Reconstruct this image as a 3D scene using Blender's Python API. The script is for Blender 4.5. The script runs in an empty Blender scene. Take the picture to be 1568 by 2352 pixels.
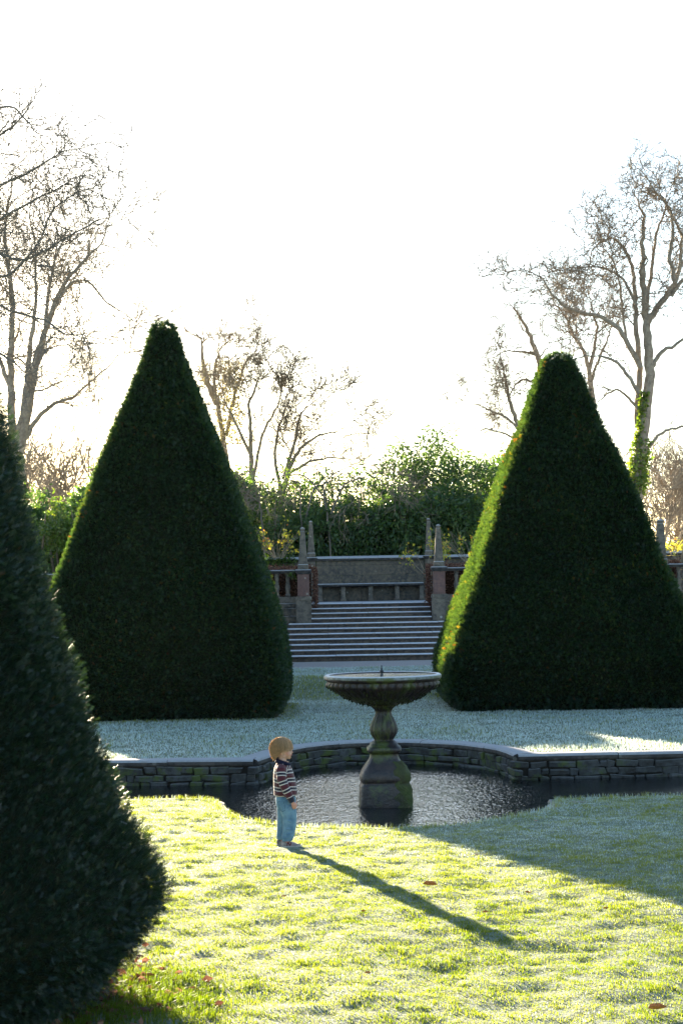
import bpy, bmesh, math, random
import numpy as np
from mathutils import Vector, Matrix, noise as mnoise
from mathutils.geometry import delaunay_2d_cdt
random.seed(7); rng = np.random.default_rng(7)
R_ = math.radians
sc = bpy.context.scene
col = sc.collection

# ------------------------------------------------------------------ camera, sky, sun, exposure
CAM_H = 2.45; FV = 4000.0; ROLL = 0.017; PITCH = math.atan(169/4000)
cam_d = bpy.data.cameras.new("camera"); cam = bpy.data.objects.new("camera", cam_d); col.objects.link(cam)
cam_d.sensor_fit = 'VERTICAL'; cam_d.sensor_height = 36; cam_d.lens = 36*FV/2352
cam_d.clip_start = 0.1; cam_d.clip_end = 6000
CM = Matrix.Rotation(math.pi/2 + PITCH, 3, 'X') @ Matrix.Rotation(-ROLL, 3, 'Z')
cam.matrix_world = Matrix.Translation((0, 0, CAM_H)) @ CM.to_4x4()
sc.camera = cam
SUN_EL = R_(11.5); SUN_AZ = R_(-20.0)        # azimuth from +Y towards +X
wd = bpy.data.worlds.new("World"); sc.world = wd; wd.use_nodes = True
nt = wd.node_tree; nt.nodes.clear()
sky = nt.nodes.new('ShaderNodeTexSky'); sky.sky_type = 'NISHITA'; sky.sun_disc = False
sky.sun_elevation = SUN_EL; sky.sun_rotation = SUN_AZ
sky.air_density = 1.0; sky.dust_density = 0.6; sky.ozone_density = 1.6
bg = nt.nodes.new('ShaderNodeBackground'); bg.inputs[1].default_value = 0.052
wo = nt.nodes.new('ShaderNodeOutputWorld')
nt.links.new(sky.outputs[0], bg.inputs[0]); nt.links.new(bg.outputs[0], wo.inputs[0])
sl = bpy.data.lights.new("sun", 'SUN'); sl.energy = 4.6; sl.angle = R_(0.6); sl.color = (1.0, 0.83, 0.60)
so = bpy.data.objects.new("sun", sl); col.objects.link(so)
sd = Vector((math.sin(SUN_AZ)*math.cos(SUN_EL), math.cos(SUN_AZ)*math.cos(SUN_EL), math.sin(SUN_EL)))
so.rotation_euler = sd.to_track_quat('Z', 'Y').to_euler()
sc.view_settings.view_transform = 'Standard'; sc.view_settings.look = 'None'
sc.view_settings.exposure = 3.0; sc.view_settings.gamma = 1.0
HAZE = 0.000012
sc.render.resolution_x = 682; sc.render.resolution_y = 1024

def ray(xv, yv):
    return CM @ Vector(((xv-784)/FV, -(yv-1176)/FV, -1.0))
def dp(xv, yv, Y):                            # the point seen at (xv, yv) that stands Y metres away
    d = ray(xv, yv); return Vector((0, 0, CAM_H)) + d*(Y/d.y)
def gp(xv, yv, z=0.0):
    d = ray(xv, yv); return Vector((0, 0, CAM_H)) + d*((z-CAM_H)/d.z)

# ------------------------------------------------------------------ helpers
def vhash(ix, iy, s):
    h = np.sin(ix*127.1 + iy*311.7 + s*74.7)*43758.5453
    return h - np.floor(h)
def vn(x, y, s=0):
    ix = np.floor(x); iy = np.floor(y); fx = x-ix; fy = y-iy
    fx = fx*fx*(3-2*fx); fy = fy*fy*(3-2*fy)
    return (vhash(ix,iy,s)*(1-fx)+vhash(ix+1,iy,s)*fx)*(1-fy) + (vhash(ix,iy+1,s)*(1-fx)+vhash(ix+1,iy+1,s)*fx)*fy
def fbm(x, y, s=0, o=3):
    t = 0; a = .5
    for k in range(o):
        t = t + a*vn(x*2**k, y*2**k, s+k*13); a *= .5
    return t/(1-.5**o)

def tag(o, label=None, cat=None, group=None, kind=None):
    if label: o['label'] = label
    if cat: o['category'] = cat
    if group: o['group'] = group
    if kind: o['kind'] = kind
    return o
def empty(name, loc=(0,0,0), **k):
    o = bpy.data.objects.new(name, None); col.objects.link(o); o.location = loc
    o.empty_display_size = .3
    return tag(o, **k)
def link(name, me, parent=None):
    o = bpy.data.objects.new(name, me); col.objects.link(o)
    if parent:
        o.parent = parent
        o.matrix_parent_inverse = Matrix.Translation(-Vector(parent.location))
    return o
def npmesh(name, V, faces, mat, parent=None, smooth=False, attr=None):
    me = bpy.data.meshes.new(name)
    V = np.asarray(V, dtype=np.float32)
    me.vertices.add(len(V)); me.vertices.foreach_set('co', V.ravel())
    faces = [np.asarray(f) for f in faces if len(f)]
    li = np.concatenate([f.ravel() for f in faces]).astype(np.int32)
    tot = np.concatenate([np.full(len(f), f.shape[1]) for f in faces]).astype(np.int32)
    st = np.concatenate([[0], np.cumsum(tot)[:-1]]).astype(np.int32)
    me.loops.add(len(li)); me.loops.foreach_set('vertex_index', li)
    me.polygons.add(len(tot)); me.polygons.foreach_set('loop_start', st)
    try: me.polygons.foreach_set('loop_total', tot)
    except Exception: pass
    me.update(calc_edges=True)
    me.polygons.foreach_set('use_smooth', np.full(len(tot), smooth))
    if attr is not None:
        for an, av in attr.items():
            a = me.attributes.new(an, 'FLOAT', 'POINT'); a.data.foreach_set('value', np.asarray(av, dtype=np.float32))
    me.validate()
    if mat: me.materials.append(mat)
    return link(name, me, parent)
class MB:
    """collects geometry of one object"""
    def __init__(s): s.v = []; s.f = {}; s.n = 0
    def add(s, V, F):
        V = np.asarray(V, dtype=float).reshape(-1, 3); s.v.append(V)
        for f in F:
            f = np.asarray(f)
            if f.ndim == 1: f = f[None]
            s.f.setdefault(f.shape[1], []).append(f + s.n)
        s.n += len(V)
    def box(s, x0, x1, y0, y1, z0, z1, bev=0.0, jit=0.0):
        if bev <= 0:
            V = np.array([(x,y,z) for z in (z0,z1) for y in (y0,y1) for x in (x0,x1)], float)
            if jit: V += rng.uniform(-jit, jit, V.shape)
            s.add(V, [np.array([[0,2,3,1],[4,5,7,6],[0,1,5,4],[2,6,7,3],[0,4,6,2],[1,3,7,5]])])
        else:
            bm = bmesh.new(); bmesh.ops.create_cube(bm, size=1)
            for v in bm.verts:
                v.co = Vector(((x0+x1)/2+v.co.x*(x1-x0), (y0+y1)/2+v.co.y*(y1-y0), (z0+z1)/2+v.co.z*(z1-z0)))
                if jit: v.co += Vector(rng.uniform(-jit, jit, 3))
            bmesh.ops.bevel(bm, geom=bm.edges[:]+bm.verts[:], offset=bev, segments=2, affect='EDGES', clamp_overlap=True)
            s.bm(bm)
    def bm(s, bm, M=None):
        bm.verts.ensure_lookup_table(); bm.verts.index_update()
        V = [(M @ v.co if M else v.co)[:] for v in bm.verts]
        s.add(V, [np.array([v.index for v in f.verts]) for f in bm.faces]); bm.free()
    def tube(s, P, r, k=6, cap=True):
        P = np.asarray(P, float); n = len(P); r = np.broadcast_to(np.asarray(r, float), (n,))
        T = np.gradient(P, axis=0); T /= np.linalg.norm(T, axis=1)[:,None]+1e-9
        ref = np.array([0,0,1.]) if abs(T[0][2]) < .9 else np.array([1.,0,0])
        A = np.cross(T, ref); A /= np.linalg.norm(A, axis=1)[:,None]+1e-9; B = np.cross(T, A)
        th = np.arange(k)*2*math.pi/k
        V = P[:,None,:] + (A[:,None,:]*np.cos(th)[None,:,None] + B[:,None,:]*np.sin(th)[None,:,None])*r[:,None,None]
        i = np.arange(n-1)[:,None]*k; j = np.arange(k)[None,:]; j2 = (j+1) % k
        F = np.stack([i+j, i+j2, i+k+j2, i+k+j], -1).reshape(-1,4)
        FF = [F]
        if cap and k > 3: FF += [np.arange(k)[::-1], np.arange(k)+(n-1)*k]
        s.add(V.reshape(-1,3), FF)
    def loft(s, rings, cap=True):
        rings = [np.asarray(r, float) for r in rings]; k = len(rings[0]); n = len(rings)
        i = np.arange(n-1)[:,None]*k; j = np.arange(k)[None,:]; j2 = (j+1) % k
        F = np.stack([i+j, i+j2, i+k+j2, i+k+j], -1).reshape(-1,4)
        FF = [F]
        if cap: FF += [np.arange(k)[::-1], np.arange(k)+(n-1)*k]
        s.add(np.concatenate(rings), FF)
    def inst(s, TV, TF, pos, rot, sca):
        V = np.einsum('nij,kj->nki', rot, TV)*np.asarray(sca)[:,None,None] + pos[:,None,:]
        nk = len(TV); off = (np.arange(len(pos))*nk)[:,None,None]
        s.add(V.reshape(-1,3), [(np.asarray(f)[None]+off).reshape(-1, np.asarray(f).shape[1]) for f in TF])
    def build(s, name, mat, parent=None, smooth=False, attr=None):
        return npmesh(name, np.concatenate(s.v), [np.concatenate(f) for f in s.f.values()], mat, parent, smooth, attr)

def frames(N, spin=None):
    """rotation matrices whose z column is N (n,3) with random spin"""
    N = N/(np.linalg.norm(N, axis=1)[:,None]+1e-9)
    ref = np.where(np.abs(N[:,2:3]) < .95, np.array([[0,0,1.]]), np.array([[1.,0,0]]))
    A = np.cross(ref, N); A /= np.linalg.norm(A, axis=1)[:,None]+1e-9; B = np.cross(N, A)
    if spin is None: spin = rng.uniform(0, 2*math.pi, len(N))
    c = np.cos(spin)[:,None]; q = np.sin(spin)[:,None]
    X = A*c + B*q; Y = -A*q + B*c
    return np.stack([X, Y, N], -1)

# ------------------------------------------------------------------ materials
def mat_new(name):
    m = bpy.data.materials.new(name); m.use_nodes = True; n = m.node_tree
    for x in list(n.nodes): n.nodes.remove(x)
    o = n.nodes.new('ShaderNodeOutputMaterial'); return m, n, o
def N(n, t, **k):
    x = n.nodes.new(t)
    for a, b in k.items(): setattr(x, a, b)
    return x
def L(n, a, b): n.links.new(a, b)
def coords(n, scale=1.0, world=True):
    g = N(n, 'ShaderNodeNewGeometry'); v = N(n, 'ShaderNodeVectorMath', operation='MULTIPLY')
    v.inputs[1].default_value = (scale,)*3 if not hasattr(scale, '__len__') else scale
    L(n, g.outputs['Position'], v.inputs[0]); return v.outputs[0]
def tex(n, vec, scale, detail=4, rough=.6):
    t = N(n, 'ShaderNodeTexNoise'); t.inputs['Scale'].default_value = scale; t.inputs['Detail'].default_value = detail
    t.inputs['Roughness'].default_value = rough; L(n, vec, t.inputs['Vector']); return t.outputs['Fac']
def ramp(n, fac, stops):
    r = N(n, 'ShaderNodeValToRGB'); e = r.color_ramp.elements
    while len(e) > 1: e.remove(e[-1])
    for i, (p, c) in enumerate(stops):
        if len(c) == 3: c = (*c, 1)
        if i == 0: e[0].position = p; e[0].color = c
        else:
            x = e.new(p); x.color = c
    L(n, fac, r.inputs[0]); return r.outputs[0]
def mix(n, fac, a, b, bt='MIX'):
    m = N(n, 'ShaderNodeMix', data_type='RGBA', blend_type=bt)
    if isinstance(fac, (int, float)): m.inputs[0].default_value = fac
    else: L(n, fac, m.inputs[0])
    for i, v in ((6, a), (7, b)):
        if isinstance(v, tuple): m.inputs[i].default_value = (*v, 1) if len(v) == 3 else v
        else: L(n, v, m.inputs[i])
    return m.outputs[2]
def math_(n, op, a, b=None, clamp=False):
    m = N(n, 'ShaderNodeMath', operation=op, use_clamp=clamp)
    for i, v in enumerate((a, b)):
        if v is None: continue
        if isinstance(v, (int, float)): m.inputs[i].default_value = v
        else: L(n, v, m.inputs[i])
    return m.outputs[0]
def bump(n, h, strength, dist):
    b = N(n, 'ShaderNodeBump'); b.inputs['Strength'].default_value = strength; b.inputs['Distance'].default_value = dist
    L(n, h, b.inputs['Height']); return b.outputs[0]
BW = ((0,0,0),(1,1,1))

def stone_mat(name, c1, c2, c3, frost=.6, lichen=.5, moss=0.0, rough=.9, bscale=9, bs=.5, wet=False):
    m, n, o = mat_new(name); p = N(n, 'ShaderNodeBsdfPrincipled'); v = coords(n)
    a = tex(n, v, 1.7, 5, .65); b = tex(n, v, bscale, 6, .7)
    c = mix(n, ramp(n, a, [(.36, BW[0]), (.62, BW[1])]), c1, c2)
    c = mix(n, ramp(n, b, [(.42, BW[0]), (.66, BW[1])]), c, c3)
    if lichen:
        vo = N(n, 'ShaderNodeTexVoronoi'); vo.inputs['Scale'].default_value = 5.0; vo.inputs['Randomness'].default_value = 1
        L(n, v, vo.inputs['Vector'])
        d = math_(n, 'ADD', vo.outputs['Distance'], math_(n, 'MULTIPLY', b, .25))
        spots = ramp(n, d, [(.27, (1,1,1)), (.31, (0,0,0))])
        msk = ramp(n, tex(n, v, 1.1, 3), [(.5, BW[0]), (.56, BW[1])])
        f = math_(n, 'MULTIPLY', math_(n, 'MULTIPLY', spots, msk), lichen)
        c = mix(n, f, c, (.42,.42,.36))
    if moss:
        mk = ramp(n, tex(n, v, 2.6, 5, .7), [(.52-.2*moss, BW[0]), (.62-.1*moss, BW[1])])
        c = mix(n, math_(n, 'MULTIPLY', mk, .9), c, mix(n, b, (.035,.055,.012), (.09,.12,.02)))
    if frost:
        g = N(n, 'ShaderNodeNewGeometry'); s = N(n, 'ShaderNodeSeparateXYZ'); L(n, g.outputs['Normal'], s.inputs[0])
        up = ramp(n, math_(n, 'ADD', s.outputs[2], math_(n, 'MULTIPLY', math_(n, 'SUBTRACT', b, .5), .5)), [(.45, BW[0]), (.75, BW[1])])
        c = mix(n, math_(n, 'MULTIPLY', up, frost), c, (.7,.72,.75))
    L(n, c, p.inputs['Base Color']); p.inputs['Roughness'].default_value = rough
    if wet: p.inputs['Specular IOR Level'].default_value = .6
    h = math_(n, 'ADD', b, math_(n, 'MULTIPLY', tex(n, v, bscale*5, 3), .4))
    L(n, bump(n, h, bs, .02), p.inputs['Normal']); L(n, p.outputs[0], o.inputs[0]); return m

def leaf_mat(name, cols, trans=.35, rough=.45, spec=.5, tcol=None, attr='rnd', tgain=1.6, sub=None):
    """cols: colour stops over the per-leaf random value"""
    m, n, o = mat_new(name); p = N(n, 'ShaderNodeBsdfPrincipled')
    at = N(n, 'ShaderNodeAttribute', attribute_name=attr)
    c = ramp(n, at.outputs['Fac'], cols)
    L(n, c, p.inputs['Base Color']); p.inputs['Roughness'].default_value = rough; p.inputs['Specular IOR Level'].default_value = spec
    t = N(n, 'ShaderNodeBsdfTranslucent')
    tc = mix(n, 1.0, c, (tgain,)*3 if tcol is None else tcol, 'MULTIPLY'); L(n, tc, t.inputs[0])
    x = N(n, 'ShaderNodeMixShader'); x.inputs[0].default_value = trans
    L(n, p.outputs[0], x.inputs[1]); L(n, t.outputs[0], x.inputs[2]); L(n, x.outputs[0], o.inputs[0]); return m
def plain(name, c, rough=.8, spec=.3, c2=None, scale=20, bs=0.0):
    m, n, o = mat_new(name); p = N(n, 'ShaderNodeBsdfPrincipled'); v = coords(n); t = tex(n, v, scale, 4)
    L(n, mix(n, ramp(n, t, [(.35,BW[0]),(.65,BW[1])]), c, c2 or tuple(x*.7 for x in c)), p.inputs['Base Color'])
    p.inputs['Roughness'].default_value = rough; p.inputs['Specular IOR Level'].default_value = spec
    if bs: L(n, bump(n, t, bs, .01), p.inputs['Normal'])
    L(n, p.outputs[0], o.inputs[0]); return m

M_grey = stone_mat('grey_sandstone', (.13,.115,.095), (.21,.175,.135), (.07,.062,.055), frost=.45, lichen=.9)
M_red = stone_mat('red_sandstone', (.17,.085,.07), (.21,.115,.095), (.11,.075,.068), frost=.3, lichen=.5)
M_dark = stone_mat('blackened_sandstone', (.04,.04,.043), (.10,.085,.07), (.17,.14,.10), frost=.5, lichen=.45)
M_edge = stone_mat('edging_sandstone', (.13,.1,.075), (.19,.145,.105), (.07,.06,.05), frost=.25, lichen=.3, moss=.3)
M_step = stone_mat('step_stone', (.11,.085,.07), (.15,.12,.1), (.05,.045,.045), frost=.95, lichen=0)
M_coping = stone_mat('coping_stone', (.045,.042,.042), (.10,.088,.08), (.022,.022,.024), frost=.45, lichen=.2)
M_rubble = stone_mat('rubble_stone', (.028,.03,.032), (.085,.09,.092), (.02,.018,.015), frost=.1, lichen=.25, moss=.06)
M_wetst = stone_mat('wet_mossy_stone', (.02,.015,.014), (.045,.03,.026), (.008,.008,.01), frost=.0, lichen=.0, moss=.12, rough=.45, wet=True, bs=.7)
M_mossst = stone_mat('mossy_stone', (.05,.04,.03), (.05,.055,.02), (.03,.035,.015), frost=0, lichen=0, moss=.75, rough=.8, bs=.9)
M_mortar = plain('mortar', (.035,.03,.026), c2=(.02,.02,.018), scale=8)
M_bark = stone_mat('bark', (.25,.21,.165), (.33,.29,.23), (.16,.13,.1), frost=0, lichen=.3, bscale=6, bs=.6)
M_twig = plain('twig_bark', (.24,.2,.15), c2=(.18,.15,.12), scale=3)
M_ltwig = plain('pale_hazed_twig_bark', (.3,.25,.18), c2=(.22,.18,.13), scale=3)  # lightened bark colour; imitates haze and glare over the far trees
M_dtwig = plain('dark_twig_bark', (.13,.12,.11), c2=(.18,.165,.14), scale=3)

# ------------------------------------------------------------------ ground
# pond bank outline, near side left to right, then the far side back
near_px = [(-400,1843),(0,1840),(150,1838),(286,1836),(409,1833),(470,1834),(508,1841),(516,1858),(543,1872),(572,1882),(623,1891),(690,1897),(772,1899),(870,1901),(981,1898),(1062,1893),(1117,1883),(1170,1875),(1209,1867),(1250,1857),(1268,1846),(1266,1836),(1333,1832),(1568,1826),(2100,1816)]
far_px = [(2100,1716),(1568,1727),(1188,1735),(1172,1728),(1150,1721),(1110,1714),(1060,1708),(1000,1705),(940,1703),(870,1703),(800,1705),(740,1710),(690,1716),(650,1724),(615,1736),(583,1747),(400,1748),(250,1749),(0,1752),(-400,1758)]
NEAR = [gp(*p) for p in near_px]; FAR = [gp(*p) for p in far_px]
POND = np.array([(p.x, p.y) for p in NEAR+FAR])
FARW = np.array([(p.x, p.y) for p in FAR])[::-1]           # left to right
def inside(P, poly):
    x, y = P[:,0], P[:,1]; c = np.zeros(len(P), bool); n = len(poly)
    for i in range(n):
        x0, y0 = poly[i]; x1, y1 = poly[(i+1) % n]
        if y0 == y1: continue
        t = ((y0 > y) != (y1 > y)) & (x < (x1-x0)*(y-y0)/(y1-y0)+x0); c ^= t
    return c
def pdist(P, poly, closed=True):
    d = np.full(len(P), 1e9); n = len(poly)
    for i in range(n if closed else n-1):
        a = poly[i]; b = poly[(i+1) % n]; ab = b-a; t = np.clip(((P-a)@ab)/(ab@ab+1e-12), 0, 1)
        d = np.minimum(d, np.linalg.norm(P-a-t[:,None]*ab, axis=1))
    return d
def sstep(a, b, x):
    t = np.clip((x-a)/(b-a), 0, 1); return t*t*(3-2*t)
def gz(x, y):
    x = np.asarray(x, float); y = np.asarray(y, float)
    z = .40*sstep(37.2, 39.8, y) + .04*sstep(39.8, 44, y)
    z = z + 1.48*sstep(50.5, 52.5, y) + 1.0*sstep(70, 160, y)
    P = np.stack([x.ravel(), y.ravel()], -1)
    d = pdist(P, POND).reshape(x.shape) if P.size else 0
    amp = np.clip(d/.5, 0, 1)*np.where(y < 40, 1, .15)
    z = z + amp*((fbm(x*1.3, y*1.3, 3)-.5)*.04 + (fbm(x*5, y*5, 9, 2)-.5)*.04)*np.where(y < 22, 1, .55)
    return z
pts = [tuple(p) for p in POND]
loop_n = len(pts)
def grid(x0, x1, y0, y1, s, hole=None):
    X, Y = np.meshgrid(np.arange(x0, x1, s), np.arange(y0, y1, s)); P = np.stack([X.ravel(), Y.ravel()], -1).astype(float)
    P += rng.uniform(-.25*s, .25*s, P.shape)
    if hole: P = P[~((P[:,0]>hole[0]-s*.4)&(P[:,0]<hole[1]+s*.4)&(P[:,1]>hole[2]-s*.4)&(P[:,1]<hole[3]+s*.4))]
    return P
G = [grid(-3.5, 4.6, 9, 20.8, .085), grid(-9, 9, 7, 42, .4, (-3.5,4.6,9,20.8)), grid(-40, 40, -6, 90, 3, (-9,9,7,42)), grid(-900, 900, -150, 1500, 75, (-40,40,-6,90))]
G = np.concatenate(G); G = G[~inside(G, POND)]; G = G[pdist(G, POND) > .05]
co = [Vector(p) for p in pts] + [Vector(p) for p in G]
ov, oe, of, *_ = delaunay_2d_cdt(co, [(i, (i+1) % loop_n) for i in range(loop_n)], [], 0, 1e-5)
ov = np.array([v[:] for v in ov]); of = np.array(of)
cen = ov[of].mean(axis=1); of = of[~inside(cen, POND)]
ov3 = np.column_stack([ov, gz(ov[:,0], ov[:,1])])
# banks of the pond drop below the water
def lawn_mat():
    m, n, o = mat_new('frosted_lawn'); p = N(n, 'ShaderNodeBsdfPrincipled'); v = coords(n)
    a = tex(n, v, 8, 6, .7); b = tex(n, v, 28, 4, .7); s = math_(n, 'ADD', math_(n, 'MULTIPLY', a, .6), math_(n, 'MULTIPLY', b, .4))
    g = mix(n, b, (.04,.06,.012), (.14,.16,.03))
    c = mix(n, ramp(n, s, [(.36,BW[0]),(.56,BW[1])]), g, (.22,.27,.22))
    sp = N(n, 'ShaderNodeSeparateXYZ'); gg = N(n, 'ShaderNodeNewGeometry'); L(n, gg.outputs['Position'], sp.inputs[0])
    # gravel strip at the foot of the steps
    yy = math_(n, 'ADD', sp.outputs[1], math_(n, 'MULTIPLY', a, .8))
    gr = ramp(n, math_(n, 'MULTIPLY', yy, .01), [(.4285, BW[0]), (.4325, BW[1])])
    c = mix(n, gr, c, mix(n, b, (.26,.23,.21), (.5,.47,.45)))
    L(n, c, p.inputs['Base Color']); p.inputs['Roughness'].default_value = .9; p.inputs['Specular IOR Level'].default_value = .2
    L(n, bump(n, b, .9, .03), p.inputs['Normal']); L(n, p.outputs[0], o.inputs[0]); return m
M_lawn = lawn_mat()
tag(npmesh('ground', ov3, [of], M_lawn, smooth=True), kind='structure')
bb = MB(); n = len(POND); top = np.column_stack([POND, np.full(n, 0.0)]); bot = np.column_stack([POND, np.full(n, -.75)])
bb.add(np.concatenate([top, bot]), [np.array([[i, (i+1)%n, (i+1)%n+n, i+n] for i in range(n)])])
tag(bb.build('pond_bed', M_mortar), kind='structure')
fl = MB(); fl.box(-12, 13, 16.5, 28.5, -.8, -.7); tag(fl.build('pond_floor', M_mortar), kind='structure')

# water
def water_mat():
    m, n, o = mat_new('pond_water'); p = N(n, 'ShaderNodeBsdfPrincipled'); v = coords(n, (1, .55, 1))
    p.inputs['Base Color'].default_value = (.006,.009,.01,1); p.inputs['Roughness'].default_value = .12; p.inputs['IOR'].default_value = 1.55
    p.inputs['Specular IOR Level'].default_value = .5
    a = tex(n, v, 30, 3, .7); b = tex(n, v, 6, 2, .5)
    h = math_(n, 'ADD', math_(n, 'MULTIPLY', a, .5), b); L(n, bump(n, h, .7, .012), p.inputs['Normal'])
    L(n, p.outputs[0], o.inputs[0]); return m
M_water = water_mat()
WZ = -.34
gx = np.arange(-1.75, 3.1, .0065); gy = np.arange(17.5, 27.6, .0135); GX, GY = np.meshgrid(gx, gy)
calm = (.4+.6*fbm(GX*.9, GY*.6, 5, 2)) * sstep(-1.75, -1.0, GX)*sstep(3.1, 2.2, GX)
rip = ((vn(GX*92, GY*42, 101)-.5)*.0044 + (vn(GX*43, GY*22, 103)-.5)*.006 + (fbm(GX*6, GY*5, 111, 2)-.5)*.004)*calm
nx, ny = len(gx), len(gy); i = (np.arange(ny-1)[:,None]*nx+np.arange(nx-1)[None]).ravel()
WV = np.stack([GX.ravel(), GY.ravel(), (WZ+rip).ravel()], -1)
nb = len(WV); WV = np.concatenate([WV, [(-14,17,WZ),(gx[0],17,WZ),(gx[0],28,WZ),(-14,28,WZ),(gx[-1],17,WZ),(14,17,WZ),(14,28,WZ),(gx[-1],28,WZ)]])
tag(npmesh('water', WV, [np.stack([i, i+1, i+nx+1, i+nx], -1), np.array([[nb,nb+1,nb+2,nb+3],[nb+4,nb+5,nb+6,nb+7]])], M_water, smooth=True), kind='structure')

# ------------------------------------------------------------------ grass blades
def blades(name, P, h, wd_, frost, mat, two=True):
    n = len(P); a = rng.uniform(0, 2*math.pi, n); D = np.stack([np.cos(a), np.sin(a), 0*a], -1)
    S = np.stack([-np.sin(a), np.cos(a), 0*a], -1); ln = rng.uniform(.1, .95, n)[:,None]; h = h[:,None]; w = wd_[:,None] if hasattr(wd_, '__len__') else wd_
    up = np.array([[0,0,1.]])
    b0 = P - S*w*.5; b1 = P + S*w*.5; mid = P + up*h*.6 + D*h*ln*.3; tip = P + up*h*(1-.35*ln) + D*h*ln*.9
    if two:
        V = np.stack([b0, b1, mid+S*w*.4, mid-S*w*.4, tip], 1); k = 5
        o = np.arange(n)[:,None]*5; F = [o+np.array([[0,1,2,3]]), o+np.array([[3,2,4]])]
    else:
        V = np.stack([b0, b1, tip], 1); k = 3; F = [np.arange(n*3).reshape(-1,3)]
    return npmesh(name, V.reshape(-1,3), F, mat, attr={'rnd': np.repeat(frost, k)})
def grass_mat(name, tr=.5):
    m, n, o = mat_new(name); d = N(n, 'ShaderNodeBsdfPrincipled'); at = N(n, 'ShaderNodeAttribute', attribute_name='rnd')
    c = ramp(n, at.outputs['Fac'], [(0,(.07,.11,.012)), (.28,(.16,.19,.02)), (.5,(.24,.27,.09)), (.62,(.33,.40,.38)), (1,(.64,.76,.79))])
    L(n, c, d.inputs['Base Color']); d.inputs['Roughness'].default_value = .5; d.inputs['Specular IOR Level'].default_value = .35
    t = N(n, 'ShaderNodeBsdfTranslucent'); L(n, mix(n, 1, c, ramp(n, at.outputs['Fac'], [(.3,(2.35,2.3,.42)),(.65,(1.25,1.25,1.15))]), 'MULTIPLY'), t.inputs[0])
    x = N(n, 'ShaderNodeMixShader'); x.inputs[0].default_value = tr; L(n, d.outputs[0], x.inputs[1]); L(n, t.outputs[0], x.inputs[2]); L(n, x.outputs[0], o.inputs[0]); return m
M_grass = grass_mat('grass_blade')
def scatter(n, y0, y1, spread=.24, pad=.6):
    y = np.sqrt(rng.uniform(y0**2, y1**2, n)); x = rng.uniform(-1, 1, n)*(spread*y+pad); P = np.stack([x, y], -1); return P
P = scatter(700000, 9.0, 20.6)
P = P[~inside(P, POND)]; P = P[pdist(P, POND) > .03]
x, y = P.T
tuft = .35*fbm(x*3.5, y*3.5, 21, 2)+.65*fbm(x*10, y*10, 27, 2); fine = vn(x*19, y*19, 5); patch = fbm(x*1.5+5, y*.8, 41, 2)
keep = rng.uniform(0, 1, len(P)) < .6 + 1.0*sstep(.38, .62, tuft)
P = P[keep]; x, y = P.T; tuft = tuft[keep]; fine = fine[keep]; patch = patch[keep]
h = .009 + .017*sstep(.5, .78, tuft)*(.4+fine) + .014*rng.uniform(0, 1, len(P)); h *= 1-.6*sstep(.4,.15,np.hypot(x+.5, y-16.3))
nearb = sstep(1.0, .2, np.hypot(x+1.35, (y-10.5)*.8)); h += .06*nearb*rng.uniform(.3, 1, len(P))
edge = sstep(.25, .0, pdist(P, POND)); h += .05*edge*(rng.uniform(0,1,len(P)) > .6)
fr = .36 + .17*sstep(-.15,.25,(x-.376)-(17.5-y)*.415) + .6*(.5-tuft) + .3*(fine-.5) + .25*(patch-.5) + .2*sstep(12.5, 17.5, y) - .14 - .10*sstep(0, 3, x)*sstep(14, 10, y) + rng.normal(0, .2, len(P)) - .5*nearb
fr = np.clip(fr, 0, 1)
P3 = np.column_stack([P, gz(x, y)-.004])
tag(blades('grass', P3, h, rng.uniform(.0025, .0055, len(P)), fr, M_grass), 'short frosted grass of the near lawn in front of the pond', 'grass', kind='stuff')
P = scatter(230000, 24.3, 44.0, .22, .3)
P = P[~inside(P, POND)]; P = P[pdist(P, POND) > .32]; P = P[(P[:,1] < 43)]
x, y = P.T; tuft = fbm(x*1.6, y*1.6, 77, 3)
bank = sstep(36.9, 37.6, y)*sstep(40.4, 39.4, y)
fr = np.clip(.84 + .5*(.5-tuft) - .3*bank + rng.normal(0, .17, len(P)) - .3*sstep(.5,.1,pdist(P, np.array([[-5.6,32.3],[-1.2,32.3],[-1.2,36.5]]), False)+.3*(tuft-.5)), 0, 1)
P3 = np.column_stack([P, gz(x, y)-.004])
h = .02 + .025*sstep(.4,.7,tuft) + .02*rng.uniform(0,1,len(P)) + .03*bank
tag(blades('grass', P3, h, rng.uniform(.01, .02, len(P)), fr, M_grass, False), 'pale frosted grass of the far lawn between the pond and the clipped yews', 'grass', kind='stuff')

# ------------------------------------------------------------------ pond wall and edging
def offset_poly(P, d):
    P = np.asarray(P); T = np.gradient(P, axis=0); T /= np.linalg.norm(T, axis=1)[:,None]; Nn = np.stack([-T[:,1], T[:,0]], -1); return P + Nn*d
def resample(P, s):
    P = np.asarray(P); L_ = np.concatenate([[0], np.cumsum(np.linalg.norm(np.diff(P, axis=0), axis=1))]); t = np.arange(0, L_[-1], s)
    return np.stack([np.interp(t, L_, P[:,i]) for i in range(P.shape[1])], -1)
def corner_frame(P, s):
    L_ = np.concatenate([[0], np.cumsum(np.linalg.norm(np.diff(P, axis=0), axis=1))]); i = np.clip(np.searchsorted(L_, s)-1, 0, len(P)-2)
    t = (s-L_[i])/(L_[i+1]-L_[i]); p = P[i]+(P[i+1]-P[i])*t; d = (P[i+1]-P[i]); d = d/np.linalg.norm(d); return p, d, L_[-1]
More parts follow.
